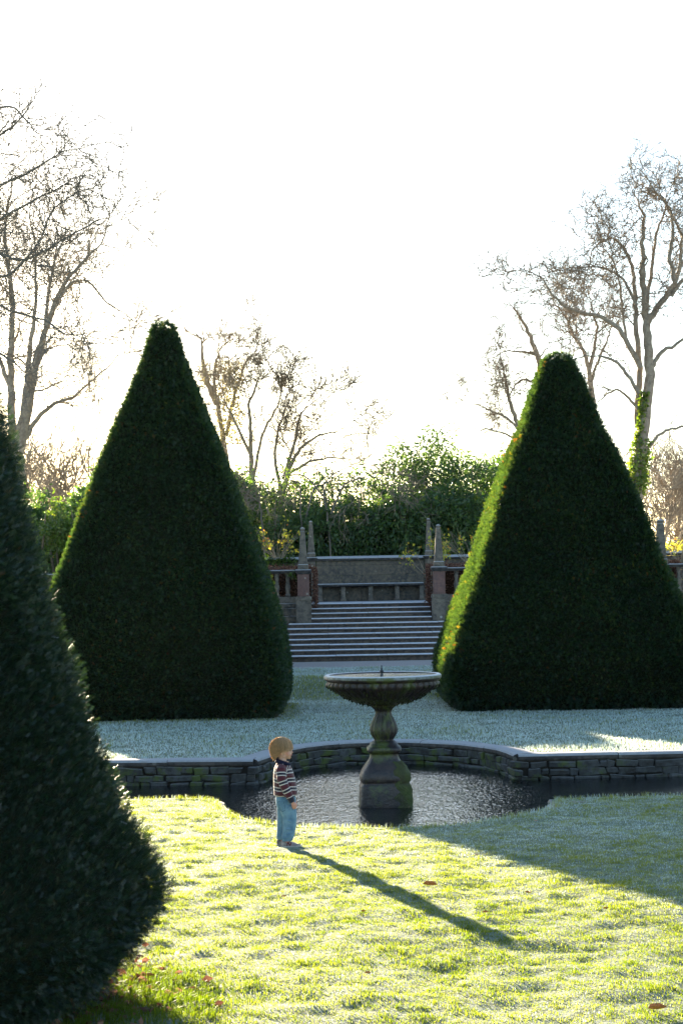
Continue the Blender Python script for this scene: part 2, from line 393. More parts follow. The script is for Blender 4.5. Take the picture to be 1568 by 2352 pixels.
def rubble(path, z0, z1, ch, lmin, lmax, mat, name, parent, depth=.12):
    """path left to right, face towards -Y side"""
    mb = MB(); _, _, tot = corner_frame(path, 0.0); z = z0
    while z < z1-.02:
        hh = min(ch*random.uniform(.75, 1.3), z1-z)
        if z1-z-hh < ch*.5: hh = z1-z
        s = random.uniform(-.1, 0)
        while s < tot:
            l = random.uniform(lmin, lmax); c = min(max(s+l/2, 0), tot-.001); p, d, _ = corner_frame(path, c)
            nrm = np.array([d[1], -d[0]])
            bm = bmesh.new(); bmesh.ops.create_cube(bm, size=1)
            out = random.uniform(-.01, .025)
            for v in bm.verts:
                v.co.x = v.co.x*(l-.012) + random.uniform(-.025, .025); v.co.z = v.co.z*(hh-.010) + random.uniform(-.022, .022); v.co.y = v.co.y*depth + random.uniform(-.01, .01)
            bmesh.ops.bevel(bm, geom=bm.edges[:], offset=min(.010, hh*.12), segments=1, affect='EDGES', clamp_overlap=True)
            ang = math.atan2(d[1], d[0])
            M = Matrix.Translation((p[0]+nrm[0]*out, p[1]+nrm[1]*out, z+hh/2)) @ Matrix.Rotation(ang, 4, 'Z')
            mb.bm(bm, M); s += l
        z += hh
    return mb.build(name, mat, parent)
pw = empty('pond_wall', (FARW[:,0].mean(), 25, WZ), label='low rubble wall with flat coping stones along the far side of the pond', cat='wall')
rub_path = FARW[4:]; full = FARW.copy()
rubble(full[1:-1]+np.array([0, -.0]), -.62, -.085, .1, .1, .42, M_rubble, 'rubble_face', pw)
bk = MB(); pth = full
for i in range(len(pth)-1):
    a, b = pth[i], pth[i+1]
    bk.add([(a[0],a[1]+.02,-.7),(b[0],b[1]+.02,-.7),(b[0],b[1]+.02,-.08),(a[0],a[1]+.02,-.08)], [np.array([0,1,2,3])])
bk.build('mortar_bed', M_mortar, pw)
# coping: run of slabs with rounded front
_, _, tot = corner_frame(full, 0.0); corners = [np.argmin(np.abs(full[:,0]-gp(583,1747).x)), np.argmin(np.abs(full[:,0]-gp(1188,1735).x))]
Ls = np.concatenate([[0], np.cumsum(np.linalg.norm(np.diff(full, axis=0), axis=1))]); cuts = {Ls[c] for c in corners}
cuts |= {0, tot-.01}; cc = sorted(cuts); allc = []
for a, b in zip(cc[:-1], cc[1:]):
    k = max(1, round((b-a)/1.35)); allc += [a+(b-a)*i/k for i in range(k)]
allc.append(tot-.01)
for a, b in zip(allc[:-1], allc[1:]):
    ss = np.linspace(a+.004, b-.004, 7); rings = []
    dz = random.uniform(-.006, .008); dw = random.uniform(-.01, .01)
    for s in ss:
        p, d, _ = corner_frame(full, s)
        e = .03
        p1, _, _ = corner_frame(full, max(s-e, a)); p2, _, _ = corner_frame(full, min(s+e, b)); d = p2-p1; d = d/np.linalg.norm(d)
        nr = np.array([d[1], -d[0]])
        prof = [(-.34,-.02),(-.34,-.1),(0.0,-.1),(.045,-.095),(.065,-.07),(.062,-.03),(.04,-.008),(.0,.004),(-.2,.006)]
        rings.append([(p[0]+nr[0]*(u+dw), p[1]+nr[1]*(u+dw), q+dz+.016) for u, q in prof])
    mb = MB(); mb.loft(rings); mb.build('coping_stone', M_coping, pw)
pe = empty('pond_edging', (.6, 18, 0), label='flat weathered stones edging the near bank of the pond', cat='edging')
nearp = np.array([(p.x, p.y) for p in NEAR]); _, _, tt = corner_frame(nearp, 0.0); s = .3; Lc = np.concatenate([[0], np.cumsum(np.linalg.norm(np.diff(nearp, axis=0), axis=1))])
s0 = Lc[4]; s = s0
while s < Lc[23]:
    l = random.uniform(.35, .75); a, b = s, s+l; rings = []
    if True:
        dw = random.uniform(.0, .03); bk_ = random.uniform(.07, .16)
        if 20 <= np.searchsorted(Lc, s) <= 22: bk_ = .45
        dz = random.uniform(-.006, .004)
        for q in np.linspace(a+.006, b-.006, 6):
            p, d, _ = corner_frame(nearp, min(q, tt-.01)); nr = np.array([-d[1], d[0]]); j = random.uniform(-.012, .012)
            rings.append([(p[0]+nr[0]*(u), p[1]+nr[1]*(u), zz) for u, zz in [(-bk_+j,-.05),(dw+j,-.07),(dw+.02+j,-.03),(dw+j,-.004+dz),(-bk_+j,.004+dz)]])
        mb = MB(); mb.loft(rings); mb.build('edging_stone', M_edge, pe)
    s += l

# ------------------------------------------------------------------ fountain
FX, FY = gp(884, 1850, WZ).x, 22.25
def fz(y): return WZ + (1640-y)/822
fo = empty('fountain', (FX, FY, WZ), label='mossy stone fountain with a wide shallow bowl standing in the pond', cat='fountain')
def ring(z, r, k=96, sq=0.0, fl=None, jit=0):
    th = np.arange(k)*2*math.pi/k; c, q = np.cos(th), np.sin(th)
    if sq: 
        e = 2+sq; rr = (np.abs(c)**e+np.abs(q)**e)**(-1/e); rr = rr
    else: rr = np.ones(k)
    if fl: rr = rr*(1+fl[0]*np.abs(np.cos(th*fl[1]/2)) - fl[0])
    rr = rr*r + (rng.normal(0, jit, k) if jit else 0)
    return np.stack([FX+rr*c, FY+rr*q, np.full(k, z)], -1)
ped = [(1760,270,6,None),(1600,268,6,None),(1500,263,6,None),(1430,258,6,None),(1408,250,6,None),(1398,236,6,None),(1385,248,6,None),(1360,257,5,None),(1325,256,5,None),(1270,232,5,None),(1215,196,5,None),(1160,158,5,None),(1110,142,5,None),(1096,148,5,None),(1088,168,5,None),(1070,180,5,None),(1045,178,4,None),(1030,168,4,None),(1022,150,3,None),(1000,143,3,None),(985,126,2,None),(970,108,1,None)]
mb = MB(); mb.loft([ring(fz(y), r/822, 96, s*.6, f, .0015) for y, r, s, f in ped]); mb.build('pedestal', M_wetst, fo, True)
# moss on the pedestal's right side, a lumpy shell
mb = MB(); rr_ = []
for y, r in [(1640,274),(1600,277),(1540,276),(1480,272),(1440,266),(1415,254),(1398,243),(1380,258),(1350,266),(1310,260),(1270,240),(1230,212),(1200,192),(1175,165)]:
    kk = 40; th = np.linspace(-1.15, -.05, kk)-.12*math.sin(y*.05); e = 5.5 if y > 1390 else 5
    c, q = np.cos(th), np.sin(th); rb = (np.abs(c)**e+np.abs(q)**e)**(-1/e)*r/822
    edge_ = np.minimum(np.arange(kk), kk-1-np.arange(kk))/5.; edge_ = np.clip(edge_, 0, 1)
    rb = rb + .012*edge_ - .014*(1-edge_) + rng.normal(0, .004, kk)
    rr_.append(np.stack([FX+rb*c, FY+rb*q, np.full(kk, fz(y))], -1))
k = 40; i = np.arange(len(rr_)-1)[:,None]*k; j = np.arange(k-1)[None]
mb.add(np.concatenate(rr_), [np.stack([i+j, i+j+1, i+k+j+1, i+k+j], -1).reshape(-1,4)]); mb.build('moss_patch', M_mossst, fo, True)
stem = [(985,105),(968,96),(940,112),(900,138),(860,146),(820,142),(780,130),(740,108),(710,92),(680,83),(660,88),(640,102),(622,122),(600,150)]
mb = MB(); mb.loft([ring(fz(y), r/822, 160, 0, (.10, 16), .001) for y, r in stem]); mb.build('stem', M_wetst, fo, True)
bowl = [(600,140,0),(590,170,.04),(577,260,.05),(552,330,.05),(520,405,.05),(480,470,.05),(452,515,.05),(425,560,.06),(405,590,.07),(385,598,.07),(366,592,.05),(356,576,0),(345,580,0),(338,598,0),(325,609,0),(306,613,0),(292,608,0),(284,596,0),(282,575,0),(288,560,0),(300,550,0),(320,500,0)]
mb = MB(); mb.loft([ring(fz(y), r/822, 256, 0, (f, 44) if f else None, .0012) for y, r, f in bowl]); mb.build('bowl', M_wetst, fo, True)
frs = MB(); frs.loft([ring(fz(y), r/822, 128, 0, None, .0015) for y, r in [(316,613),(300,615),(288,610),(279,597),(278,576),(284,562)]], cap=False)
M_rim = stone_mat('frosted_rim_stone', (.1,.12,.12), (.25,.28,.28), (.07,.08,.07), frost=.7, lichen=0, moss=.1, rough=.5)
frs.build('rim', M_rim, fo, True)
mb = MB(); rg = ring(fz(294), 560/822, 96); mb.add(rg, [np.arange(96)]); 
m, n_, o_ = mat_new('bowl_water'); p_ = N(n_, 'ShaderNodeBsdfPrincipled'); p_.inputs['Base Color'].default_value = (.02,.025,.03,1); p_.inputs['Roughness'].default_value = .12
L(n_, bump(n_, tex(n_, coords(n_), 30, 3), .3, .01), p_.inputs['Normal']); L(n_, p_.outputs[0], o_.inputs[0])
mb.build('bowl_water', m, fo)
# hanging moss and icicle tips under the bowl
mb = MB()
for i in range(520):
    t = random.random()**.7; y = 395+ t*205; r = np.interp(y, [385,405,425,452,480,520,552,577,590,600], [598,590,560,515,470,405,330,260,170,140])/822*1.0
    th = random.uniform(0, 2*math.pi); l = random.uniform(.005, .025)*(1.8 if random.random() < .1 else 1)
    x0, y0 = FX+r*math.cos(th), FY+r*math.sin(th); w_ = random.uniform(.006, .016)
    mb.tube([(x0,y0,fz(y)+.02),(x0+random.uniform(-.006,.006),y0,fz(y)-l*.4),(x0+random.uniform(-.008,.008),y0,fz(y)-l)], [w_, w_*.7, .001], 5)
M_moss = plain('hanging_moss', (.03,.04,.012), .8, .3, (.012,.012,.008), 30)
mb.build('moss_fringe', M_moss, fo)
mb = MB(); prof = [(.012,.0),(.022,.0),(.022,.02),(.014,.03),(.014,.05),(.024,.055),(.024,.075),(.015,.08),(.012,.10),(.009,.105),(.009,.135),(.004,.14)]
th = np.arange(16)*2*math.pi/16; zb = fz(294)-.01
NXo = -.012
mb.loft([np.stack([FX+NXo+r*np.cos(th), FY+r*np.sin(th), np.full(16, zb+z_)], -1) for r, z_ in prof])
mb.build('nozzle', plain('nozzle_metal', (.02,.03,.035), .35, .6), fo, True)

# ------------------------------------------------------------------ clipped yews
M_yew = leaf_mat('yew_needles', [(0,(.004,.018,.015)), (.5,(.009,.033,.026)), (.85,(.017,.046,.03)), (.95,(.04,.065,.026)), (1,(.06,.04,.028))], trans=.35, rough=.48, spec=.5, tcol=(10,5.2,.7))
M_yewnear = leaf_mat('near_yew_needles', [(0,(.003,.012,.010)), (.5,(.008,.026,.020)), (.85,(.017,.042,.028)), (.95,(.04,.06,.03)), (1,(.06,.035,.022))], trans=.2, rough=.42, spec=.6, tcol=(5,3.6,.8))
M_core = plain('yew_interior', (.008,.012,.007), .9, .1, (.018,.02,.01), 25)
def yew_surface(cx, cy, prof, sq, bumpa, seed, leanx=0.0):
    zs = np.array([p[0] for p in prof]); ws = np.array([p[1] for p in prof])
    def f(t, th):
        """t: height, th: angle -> xyz"""
        w_ = np.interp(t, zs, ws); c, q = np.cos(th), np.sin(th)
        e = sq; rr = (np.abs(c)**e+np.abs(q)**e)**(-1/e)
        rr = rr*w_ + bumpa*(fbm(c*2.4+seed+t*.8, q*2.4+t*1.1, seed)-.5)*2*np.clip(w_/1.2, .4, 1) + bumpa*.35*(vn(c*7+seed+t*3, q*7+t*4, seed+3)-.5)*2
        return np.stack([cx+leanx*t+rr*c, cy+rr*q, t], -1)
    return f
def spray_template(nn, ln, nl, nw):
    """a yew shoot: needles in two ranks along +Z"""
    V = []; F = []
    for i in range(nn):
        s = ln*(i+.5)/nn
        for sd_ in (-1, 1):
            a = random.uniform(.6, 1.0); L1 = nl*(1-.45*i/nn)*random.uniform(.8, 1.1)
            d = np.array([sd_*math.sin(a), random.uniform(-.25, .25), math.cos(a)]); d /= np.linalg.norm(d)
            b = np.array([0, 0, s]); sw = np.cross(d, [0,1,0]); sw /= np.linalg.norm(sw); k = len(V)
            V += [b, b+d*L1*.5+sw*nw/2, b+d*L1, b+d*L1*.5-sw*nw/2]; F.append([k,k+1,k+2,k+3])
    k = len(V); V += [np.array([-nw*.4,0,0]), np.array([nw*.4,0,0]), np.array([0,0,ln+nl*.5])]
    return np.array(V), [np.array(F), np.array([[k,k+1,k+2]])]
def make_yew(loc, prof, sq, n, tmpl, sc_, label, seed, bumpa=.05, shrink=0.0, keep=None, leanx=0.0, jitter=.05, up=.25):
    prof = [(z-(shrink if z > 5 else 0)*.7, max(w_-shrink*min(1, .15+z/2.6, max(.1, (prof[-1][0]-z)/1.6)), .01)) for z, w_ in prof]; cx, cy = loc; f = yew_surface(cx, cy, prof, sq, bumpa, seed, leanx)
    root = empty('clipped_yew', (cx, cy, 0), label=label, cat='topiary', group='clipped yew topiaries on the lawn')
    zt = prof[-1][0]; zs = np.linspace(0.001, zt, 60); rings = []
    for z in zs:
        th = np.arange(72)*2*math.pi/72 if sq < 5 else np.concatenate([np.arctan2(np.linspace(-1,1,18,endpoint=False), 1.0)+k_*math.pi/2 for k_ in range(4)]); r = f(np.full(72, z), th); c0 = np.array([cx+leanx*z, cy, z])
        w_ = np.interp(z, [p[0] for p in prof], [p[1] for p in prof]); r = c0 + (r-c0)*max(0.05, (w_-(.07 if sq < 5 else .03))/max(w_, .01)); r[:,2] = z*(1-.05/zt)
        rings.append(r)
    mb = MB(); mb.loft(rings); mb.build('dense_interior', M_core, root, True)
    # sampling of the surface by area
    cand = int(n*2.6); t = rng.uniform(0, zt, cand); th = rng.uniform(0, 2*math.pi, cand)
    if sq > 5:
        a_ = rng.uniform(-1, 1, cand); sd4 = rng.integers(0, 4, cand); th = np.arctan2(a_, 1.0)+sd4*math.pi/2
    pr = np.linalg.norm(np.cross(f(t, th+.01)-f(t, th-.01), f(t+.01, th)-f(t-.01, th)), axis=1); pr = np.maximum(pr/np.percentile(pr, 92), .06)
    if sq > 5: w_ = np.interp(t, [p[0] for p in prof], [p[1] for p in prof]); pr = np.maximum(w_/w_.max(), .05); k = rng.uniform(0, 1, cand) < pr; t, th = t[k], th[k]
    e = .02; p0 = f(t, th); pu = f(t, th+e)-f(t, th-e); pv = f(t+e, th)-f(t-e, th); Nn = np.cross(pu, pv); Nn /= np.linalg.norm(Nn, axis=1)[:,None]+1e-9
    rad = p0-np.array([cx, cy, 0]); rad[:,2] = 0; s = np.sign((Nn*rad).sum(1)); Nn *= s[:,None]
    # top cap
    if keep is not None: kk = keep(p0); p0, Nn = p0[kk], Nn[kk]
    d = Nn + rng.normal(0, .36, Nn.shape) + np.array([0,0,up]); d /= np.linalg.norm(d, axis=1)[:,None]
    stick = np.abs(rng.normal(0, jitter, len(p0))); stick = np.minimum(stick, jitter*2.2)
    pos = p0 + Nn*(stick[:,None]-jitter*1.1)
    mb = MB(); mb.inst(tmpl[0], tmpl[1], pos, frames(d), sc_*rng.uniform(.7, 1.35, len(pos)))
    nv = len(tmpl[0]); rn = np.clip(.42+rng.normal(0, .2, len(pos)) + .5*(fbm(pos[:,0]*1.5+pos[:,1], pos[:,2]*1.5, seed, 2)-.5), 0, 1)
    mb.build('foliage', M_yewnear if T_near is tmpl else M_yew, root, attr={'rnd': np.repeat(rn, nv)})
    # trunk
    tb = MB(); tb.tube([(cx,cy,-.1),(cx+.03,cy,.6),(cx,cy,1.6)], [.28,.22,.16], 10); tb.build('trunk', M_bark, root)
    return root
T_far = spray_template(3, .07, .05, .014)
T_near = spray_template(5, .036, .017, .0032)
profL = [(0,2.1),(.12,2.24),(.35,2.34),(.9,2.38),(1.6,2.31),(2.6,2.06),(3.6,1.72),(4.5,1.42),(5.6,1.06),(6.5,.69),(7.15,.40),(7.56,.26),(7.78,.17),(7.84,.01)]
make_yew((dp(378,1000,34.5).x, 34.6), profL, 13, 100000, T_far, .85, 'tall dark pyramid of clipped yew on the left of the steps, beyond the pond', 11, .035, .13)
profR = [(0,2.2),(.12,2.36),(.3,2.52),(.9,2.54),(1.7,2.32),(2.8,1.9),(4.0,1.52),(5.0,1.15),(5.75,.83),(6.4,.58),(6.85,.37),(7.08,.25),(7.17,.17),(7.22,.01)]
make_yew((dp(1286,1000,35.4).x, 35.6), profR, 15, 100000, T_far, .85, 'broad pyramid of clipped yew on the right of the steps with one sunlit side', 29, .035, .13)
profN = [(0,1.7),(.1,1.9),(.2,2.08),(.4,2.26),(.64,2.34),(.91,2.27),(1.31,2.07),(1.76,1.89),(2.26,1.74),(2.84,1.63),(3.26,1.54),(4.2,1.2),(5.2,.75),(6,.42),(6.4,.2),(6.5,.01)]
def keepN(p): 
    vis = (p[:,0]/np.maximum(p[:,1], 1) > -.33) & (p[:,2] < 4.4); return vis | (rng.uniform(0,1,len(p)) < .3)
T_mid = T_far
profB = [(0,1.2),(.2,1.3),(1.5,1.32),(3.2,1.22),(3.7,1.15),(3.82,.95),(3.87,.01)]
make_yew((-3.55, 44.6), profB, 9, 16000, T_far, 1.3, 'added clipped yew block, unseen behind the tall left yew, shading the far lawn', 71, .04)  # unseen block, added only to cast shade on the far lawn
make_yew((-3.455, 10.2), profN, 2.3, 150000, T_near, 1.0, 'rounded near yew bush with dark needles cut off by the left edge of the photo', 51, .11, shrink=.07, keep=keepN, jitter=.055, up=.35)

# ------------------------------------------------------------------ staircase, terrace, balustrade
ZL = 1.95; SX0, SX1 = dp(715,1400,49.4).x, dp(989,1400,49.4).x
ST = empty('staircase', ((SX0+SX1)/2, 48, .44), label='broad flight of frosted stone steps climbing to the terrace bench', cat='stairs')
zz = [ZL - .134*k for k in range(11)]; yy_ = [50.0-.37*k for k in range(11)]
def step_obj(x0, x1, yf, z, zb, yb, name='step'):
    mb = MB(); joints = [x0]; 
    while joints[-1] < x1-1.0: joints.append(joints[-1]+random.uniform(1.1, 1.7))
    joints[-1] = x1
    if len(joints) < 2: joints = [x0, x1]
    for a, b in zip(joints[:-1], joints[1:]):
        dz = random.uniform(-.006, .006); prof = [(yb,zb),(yf+.05,zb),(yf+.05,z-.065),(yf+.01,z-.062),(yf-.008,z-.045),(yf-.008,z-.022),(yf+.008,z-.006),(yf+.035,z),(yb,z)]
        mb.loft([[(xx, py, pz+(dz if pz > zb+.01 else 0)) for py, pz in prof] for xx in (a+.004, b-.004)])
    return mb.build(name, M_step, ST)
for k in range(11):
    x0, x1 = (SX0+.002, SX1-.002) if k < 4 else (SX0-.62-.1*(k-4) if k < 6 else -4.6, SX1+3)
    if k == 4: x0 = dp(663,1430,48.5).x; x1 = SX1+2.4
    if k == 5: x0 = dp(645,1440,48).x
    zb = zz[k]-.134-(.1 if k == 10 else 0); yb = yy_[k]+.45 if k else 50.6
    step_obj(x0, x1, yy_[k], zz[k], zb-.02 if k < 10 else .3, yb)
mb = MB(); mb.box(-4.4, SX1+3, 47, 50.5, .2, .7); mb.box(-2.2, SX1+2, 48.7, 50.5, .5, 1.2); mb.box(SX0+.01, SX1-.01, 49.4, 51, .8, 1.6); mb.build('step_core', M_mortar, ST)
# terrace paving
mb = MB(); mb.box(-40, 40, 50.3, 56.6, 1.2, ZL-.01); tag(mb.build('terrace_paving', M_coping), kind='structure')

def pier(cx, cy, wpl, zpl0, zpl1, wsh, zcap0, zcap1, wob, ztop, label, wtip, red=True):
    wob *= 1.12; wtip *= 1.15
    r = empty('obelisk_pier', (cx, cy, zpl0), label=label, cat='pier', group='piers with stone obelisks around the steps')
    m1 = MB(); h = wpl/2; m1.box(cx-h, cx+h, cy-h, cy+h, zpl0, zpl1-.13, .012); m1.box(cx-h-.01, cx+h+.01, cy-h-.01, cy+h+.01, zpl1-.128, zpl1, .02); m1.build('plinth', M_grey, r)
    h = wsh/2; m1 = MB(); m1.box(cx-h, cx+h, cy-h, cy+h, zpl1, zcap0, .01); m1.build('shaft', M_red if red else M_grey, r)
    m1 = MB(); rs = []
    for z_, g in [(zcap0,.0),(zcap0+.02,.02),(zcap0+.05,.03),(zcap0+.07,.06),(zcap1-.02,.065),(zcap1,.04)]:
        q = h+g; rs.append([(cx-q,cy-q,z_),(cx+q,cy-q,z_),(cx+q,cy+q,z_),(cx-q,cy+q,z_)])
    m1.loft(rs); m1.build('cap', M_coping, r)
    m1 = MB(); rs = []; q0 = wob/2; q1 = wtip/2; H = ztop-zcap1
    for z_, q in [(0,q0*1.0),(.11*H,q0*.98),(.125*H,q0*.84),(.90*H,q1*1.0),(.91*H,q1*.85),(.925*H,q1*.85),(.935*H,q1*1.05),(.965*H,q1*1.05),(.985*H,q1*.75),(1.0*H,q1*.3)]:
        c_ = q*.82
        rs.append([(cx-q,cy-c_,zcap1+z_),(cx-c_,cy-q,zcap1+z_),(cx+c_,cy-q,zcap1+z_),(cx+q,cy-c_,zcap1+z_),(cx+q,cy+c_,zcap1+z_),(cx+c_,cy+q,zcap1+z_),(cx-c_,cy+q,zcap1+z_),(cx-q,cy+c_,zcap1+z_)])
    m1.loft(rs); m1.build('obelisk', M_grey, r); return r
def zat(y, Y): return dp(784, y, Y).z
YP = 49.05
PLx = dp(697.5,1400,YP).x; PRx = dp(1009,1400,YP).x
pier(PLx, YP, .43, 1.25, dp(697,1370,YP-.2).z, .33, dp(697,1319,YP-.2).z, dp(697,1308,YP-.2).z, .27, dp(697,1211,YP).z, 'front pier with obelisk at the left top of the steps, red sandstone shaft', .11)
pier(PRx, YP, .43, 1.25, dp(1009,1364,YP-.2).z, .33, dp(1009,1312,YP-.2).z, dp(1009,1301,YP-.2).z, .27, dp(1009,1204,YP).z, 'front pier with obelisk at the right top of the steps, its left edges sunlit', .11)
YR = 56.3
RLx = dp(715,1300,YR).x; RRx = dp(985,1300,YR).x
pier(RLx, YR, .36, ZL-.02, ZL+.42, .28, dp(715,1290,YR-.2).z, dp(715,1280,YR-.2).z, .24, dp(715,1196,YR).z, 'rear pier at the left end of the stone bench, obelisk spotted with pale lichen', .1, False)
pier(RRx, YR, .36, ZL-.02, ZL+.42, .28, dp(985,1284,YR-.2).z, dp(985,1275,YR-.2).z, .24, dp(985,1190,YR).z, 'rear pier at the right end of the stone bench behind yellow rose leaves', .1, False)
# balustrades
def balustrade(x0, x1, Y, label, endpiers=()):
    r = empty('balustrade', ((x0+x1)/2, Y, .44), label=label, cat='balustrade', group='terrace balustrades')
    zt = dp(660,1309,Y).z if x0 < 0 else dp(1040,1303,Y).z; zc = zt-.10; zb = zc-.66; zpl = zb-.18
    m1 = MB(); L0 = x0
    while L0 < x1-.01:
        b = min(L0+1.6, x1); rs = []
        for xx in (L0+.003, b-.003): rs.append([(xx, Y+u, q) for u, q in [(-.12,zc),(-.13,zc+.03),(-.17,zc+.045),(-.175,zt-.025),(-.15,zt),(.15,zt),(.17,zc+.045),(.12,zc)]])
        m1.loft(rs); L0 = b
    m1.build('rail', M_coping, r)
    m1 = MB(); m1.box(x0, x1, Y-.15, Y+.15, zpl, zb, .01); m1.build('base_course', M_grey, r)
    m1 = MB(); m1.box(x0, x1, Y-.1, Y+.3, .2, zpl-.002); m1.build('retaining_wall', M_mortar, r)
    rubble(np.array([(x0+.02, Y-.1), (x1-.02, Y-.1)]), .42, zpl, .19, .25, .6, M_dark, 'rubble_face', r, .1)
    prof = [(0,.075),(.07,.075),(.08,.055),(.1,.06),(.14,.05),(.2,.068),(.27,.078),(.33,.062),(.36,.05),(.375,.06),(.395,.05),(.43,.045),(.5,.058),(.55,.06),(.575,.045),(.59,.07),(.66,.07)]
    th = np.arange(12)*2*math.pi/12; x = x0+.3; first = None
    while x < x1-.15:
        if first is None:
            m1 = MB(); m1.loft([np.stack([x+q*np.cos(th), Y+q*np.sin(th), np.full(12, zb+z_)], -1) for z_, q in prof])
            first = m1.build('baluster', M_grey, r, True); fx = x
        else:
            o = first.copy(); col.objects.link(o); o.parent = r; o.matrix_parent_inverse = first.matrix_parent_inverse.copy(); o.location = (x-fx, 0, 0)
        x += .305
    return r, zt
YB = 49.25
_, ztL = balustrade(-11.0, PLx-.2, YB, 'stone balustrade with turned balusters to the left of the steps')
XO = dp(1518,1300,YB).x
_, ztR = balustrade(PRx+.2, XO-.18, YB, 'stone balustrade right of the steps, mostly hidden by the right yew')
balustrade(XO+.18, 14, YB, 'short stretch of balustrade at the right edge of the photo')
pier(XO, YB+.05, .4, .44, dp(1518,1357,YB).z, .3, dp(1518,1304,YB).z, dp(1518,1296,YB).z, .3, dp(1518,1192,YB).z, 'pier with obelisk beside the right slope of the right yew', .15)
# rear wall with bench
WT = dp(850,1279,56.2).z
def rearwall(x0, x1, label, name='terrace_wall'):
    r = empty(name, ((x0+x1)/2, 56.4, ZL), label=label, cat='wall')
    m1 = MB(); x = x0
    z = 1.5
    while z < WT-.14:
        hh = min(.32, WT-.12-z); x = x0-random.uniform(0,.4)
        while x < x1:
            l = random.uniform(.55, .95); a, b = max(x, x0), min(x+l, x1)
            if b-a > .03: m1.box(a+.002, b-.002, 56.2+random.uniform(0,.008), 56.6, z+.002, z+hh-.002, .006)
            x += l
        z += hh
    m1.build('masonry', M_dark, r)
    m1 = MB(); x = x0
    while x < x1-.02:
        b = min(x+random.uniform(.9,1.3), x1); dz = random.uniform(-.012,.012)
        m1.loft([[(xx,56.14,WT-.11),(xx,56.12,WT-.05+dz),(xx,56.17,WT-.01+dz),(xx,56.3,WT+.03+dz),(xx,56.5,WT+.03+dz),(xx,56.66,WT-.02+dz),(xx,56.66,WT-.11)] for xx in (x+.003, b-.003)]); x = b
    m1.build('coping', M_coping, r); return r
wallc = rearwall(RLx+.16, RRx-.16, 'dark stone wall behind the bench between the rear obelisks', 'terrace_wall')
rearwall(-14, RLx-.16, 'frost topped terrace wall left of the bench, draped with ivy')
rearwall(RRx+.16, 17, 'frost topped terrace wall running right from the bench')
be = empty('stone_bench', ((RLx+RRx)/2, 56, ZL), label='long stone bench on square supports at the top of the steps', cat='bench')
bx0, bx1 = dp(728,1345,55.8).x, dp(972,1345,55.8).x; zs1 = dp(850,1339,55.75).z
m1 = MB(); j = np.linspace(bx0, bx1, 5)
for a, b in zip(j[:-1], j[1:]): m1.loft([[(xx,55.72,zs1-.1),(xx,55.67,zs1-.085),(xx,55.66,zs1-.03),(xx,55.69,zs1),(xx,56.18,zs1),(xx,56.18,zs1-.1)] for xx in (a+.003, b-.003)])
m1.build('seat', M_coping, be)
for px in (735, 788, 851, 912, 968):
    cx = dp(px,1360,55.8).x; m1 = MB(); m1.box(cx-.07, cx+.07, 55.76, 56.17, ZL, zs1-.1, .012); m1.box(cx-.09, cx+.09, 55.74, 56.17, ZL, ZL+.06, .01); m1.build('support', M_grey, be)
m1 = MB(); m1.box(bx0, bx1, 56.1, 56.18, ZL, zs1-.11); m1.build('back_panel', M_dark, be)

# ------------------------------------------------------------------ leafy plants
def leafcloud(name, centers, radii, n, lsize, mat, parent, asp=.36, droop=.4, seed=1, hollow=.55, clump=.5):
    """leaves scattered through ellipsoids, thick near their surface"""
    centers = np.asarray(centers); radii = np.asarray(radii); k = rng.integers(0, len(centers), n)
    d = rng.normal(0, 1, (n, 3)); d /= np.linalg.norm(d, axis=1)[:,None]
    r = hollow + (1-hollow)*rng.uniform(0, 1, n)**.6; r *= 1+.16*rng.normal(0, 1, n)*(rng.uniform(0,1,n) < .3)
    P = centers[k] + d*radii[k]*r[:,None]
    g = fbm(P[:,0]*2.1+seed+P[:,1]*.9, P[:,2]*2.1, seed, 2); kk = g > .5-.5*(1-clump); P = P[kk]; d = d[kk]; g = g[kk]
    dd = d*.6 + rng.normal(0, .6, P.shape) - np.array([0,0,droop]); dd /= np.linalg.norm(dd, axis=1)[:,None]
    a = asp/2; TV = np.array([[0,0,0],[a,.0,.35],[a*.8,.05,.7],[0,.12,1],[-a*.8,.05,.7],[-a,0,.35]]); TF = [np.array([[0,1,2,3],[0,3,4,5]])]
    mb = MB(); mb.inst(TV, TF, P, frames(dd), lsize*rng.uniform(.6, 1.3, len(P)))
    rn = np.clip(rng.normal(.45, .2, len(P)) + .45*(g-.5), 0, 1)
    return mb.build(name, mat, parent, attr={'rnd': np.repeat(rn, 6)})
M_laurel = leaf_mat('laurel_leaf', [(0,(.026,.06,.03)), (.5,(.05,.105,.045)), (.85,(.085,.15,.045)), (1,(.14,.18,.045))], trans=.34, rough=.33, spec=.6, tcol=(3.0,2.8,.7))
M_bright = leaf_mat('bright_leaf', [(0,(.035,.075,.02)), (.5,(.07,.13,.03)), (1,(.16,.2,.05))], trans=.34, rough=.4, tcol=(2.4,2.3,.6))
M_brown = leaf_mat('copper_leaf', [(0,(.07,.032,.024)), (.5,(.13,.065,.045)), (1,(.24,.14,.10))], trans=.3, rough=.7, spec=.2, tcol=(1.7,1.5,1.3))
M_rose = leaf_mat('autumn_rose_leaf', [(0,(.2,.26,.04)), (.4,(.45,.46,.06)), (.8,(.62,.5,.06)), (1,(.6,.2,.06))], trans=.5, rough=.5, tcol=(1.4,1.4,.9))
M_ivy = leaf_mat('ivy_leaf', [(0,(.03,.07,.015)), (.5,(.08,.14,.02)), (1,(.2,.25,.05))], trans=.3, rough=.35, spec=.6, tcol=(2.2,2.2,.7))
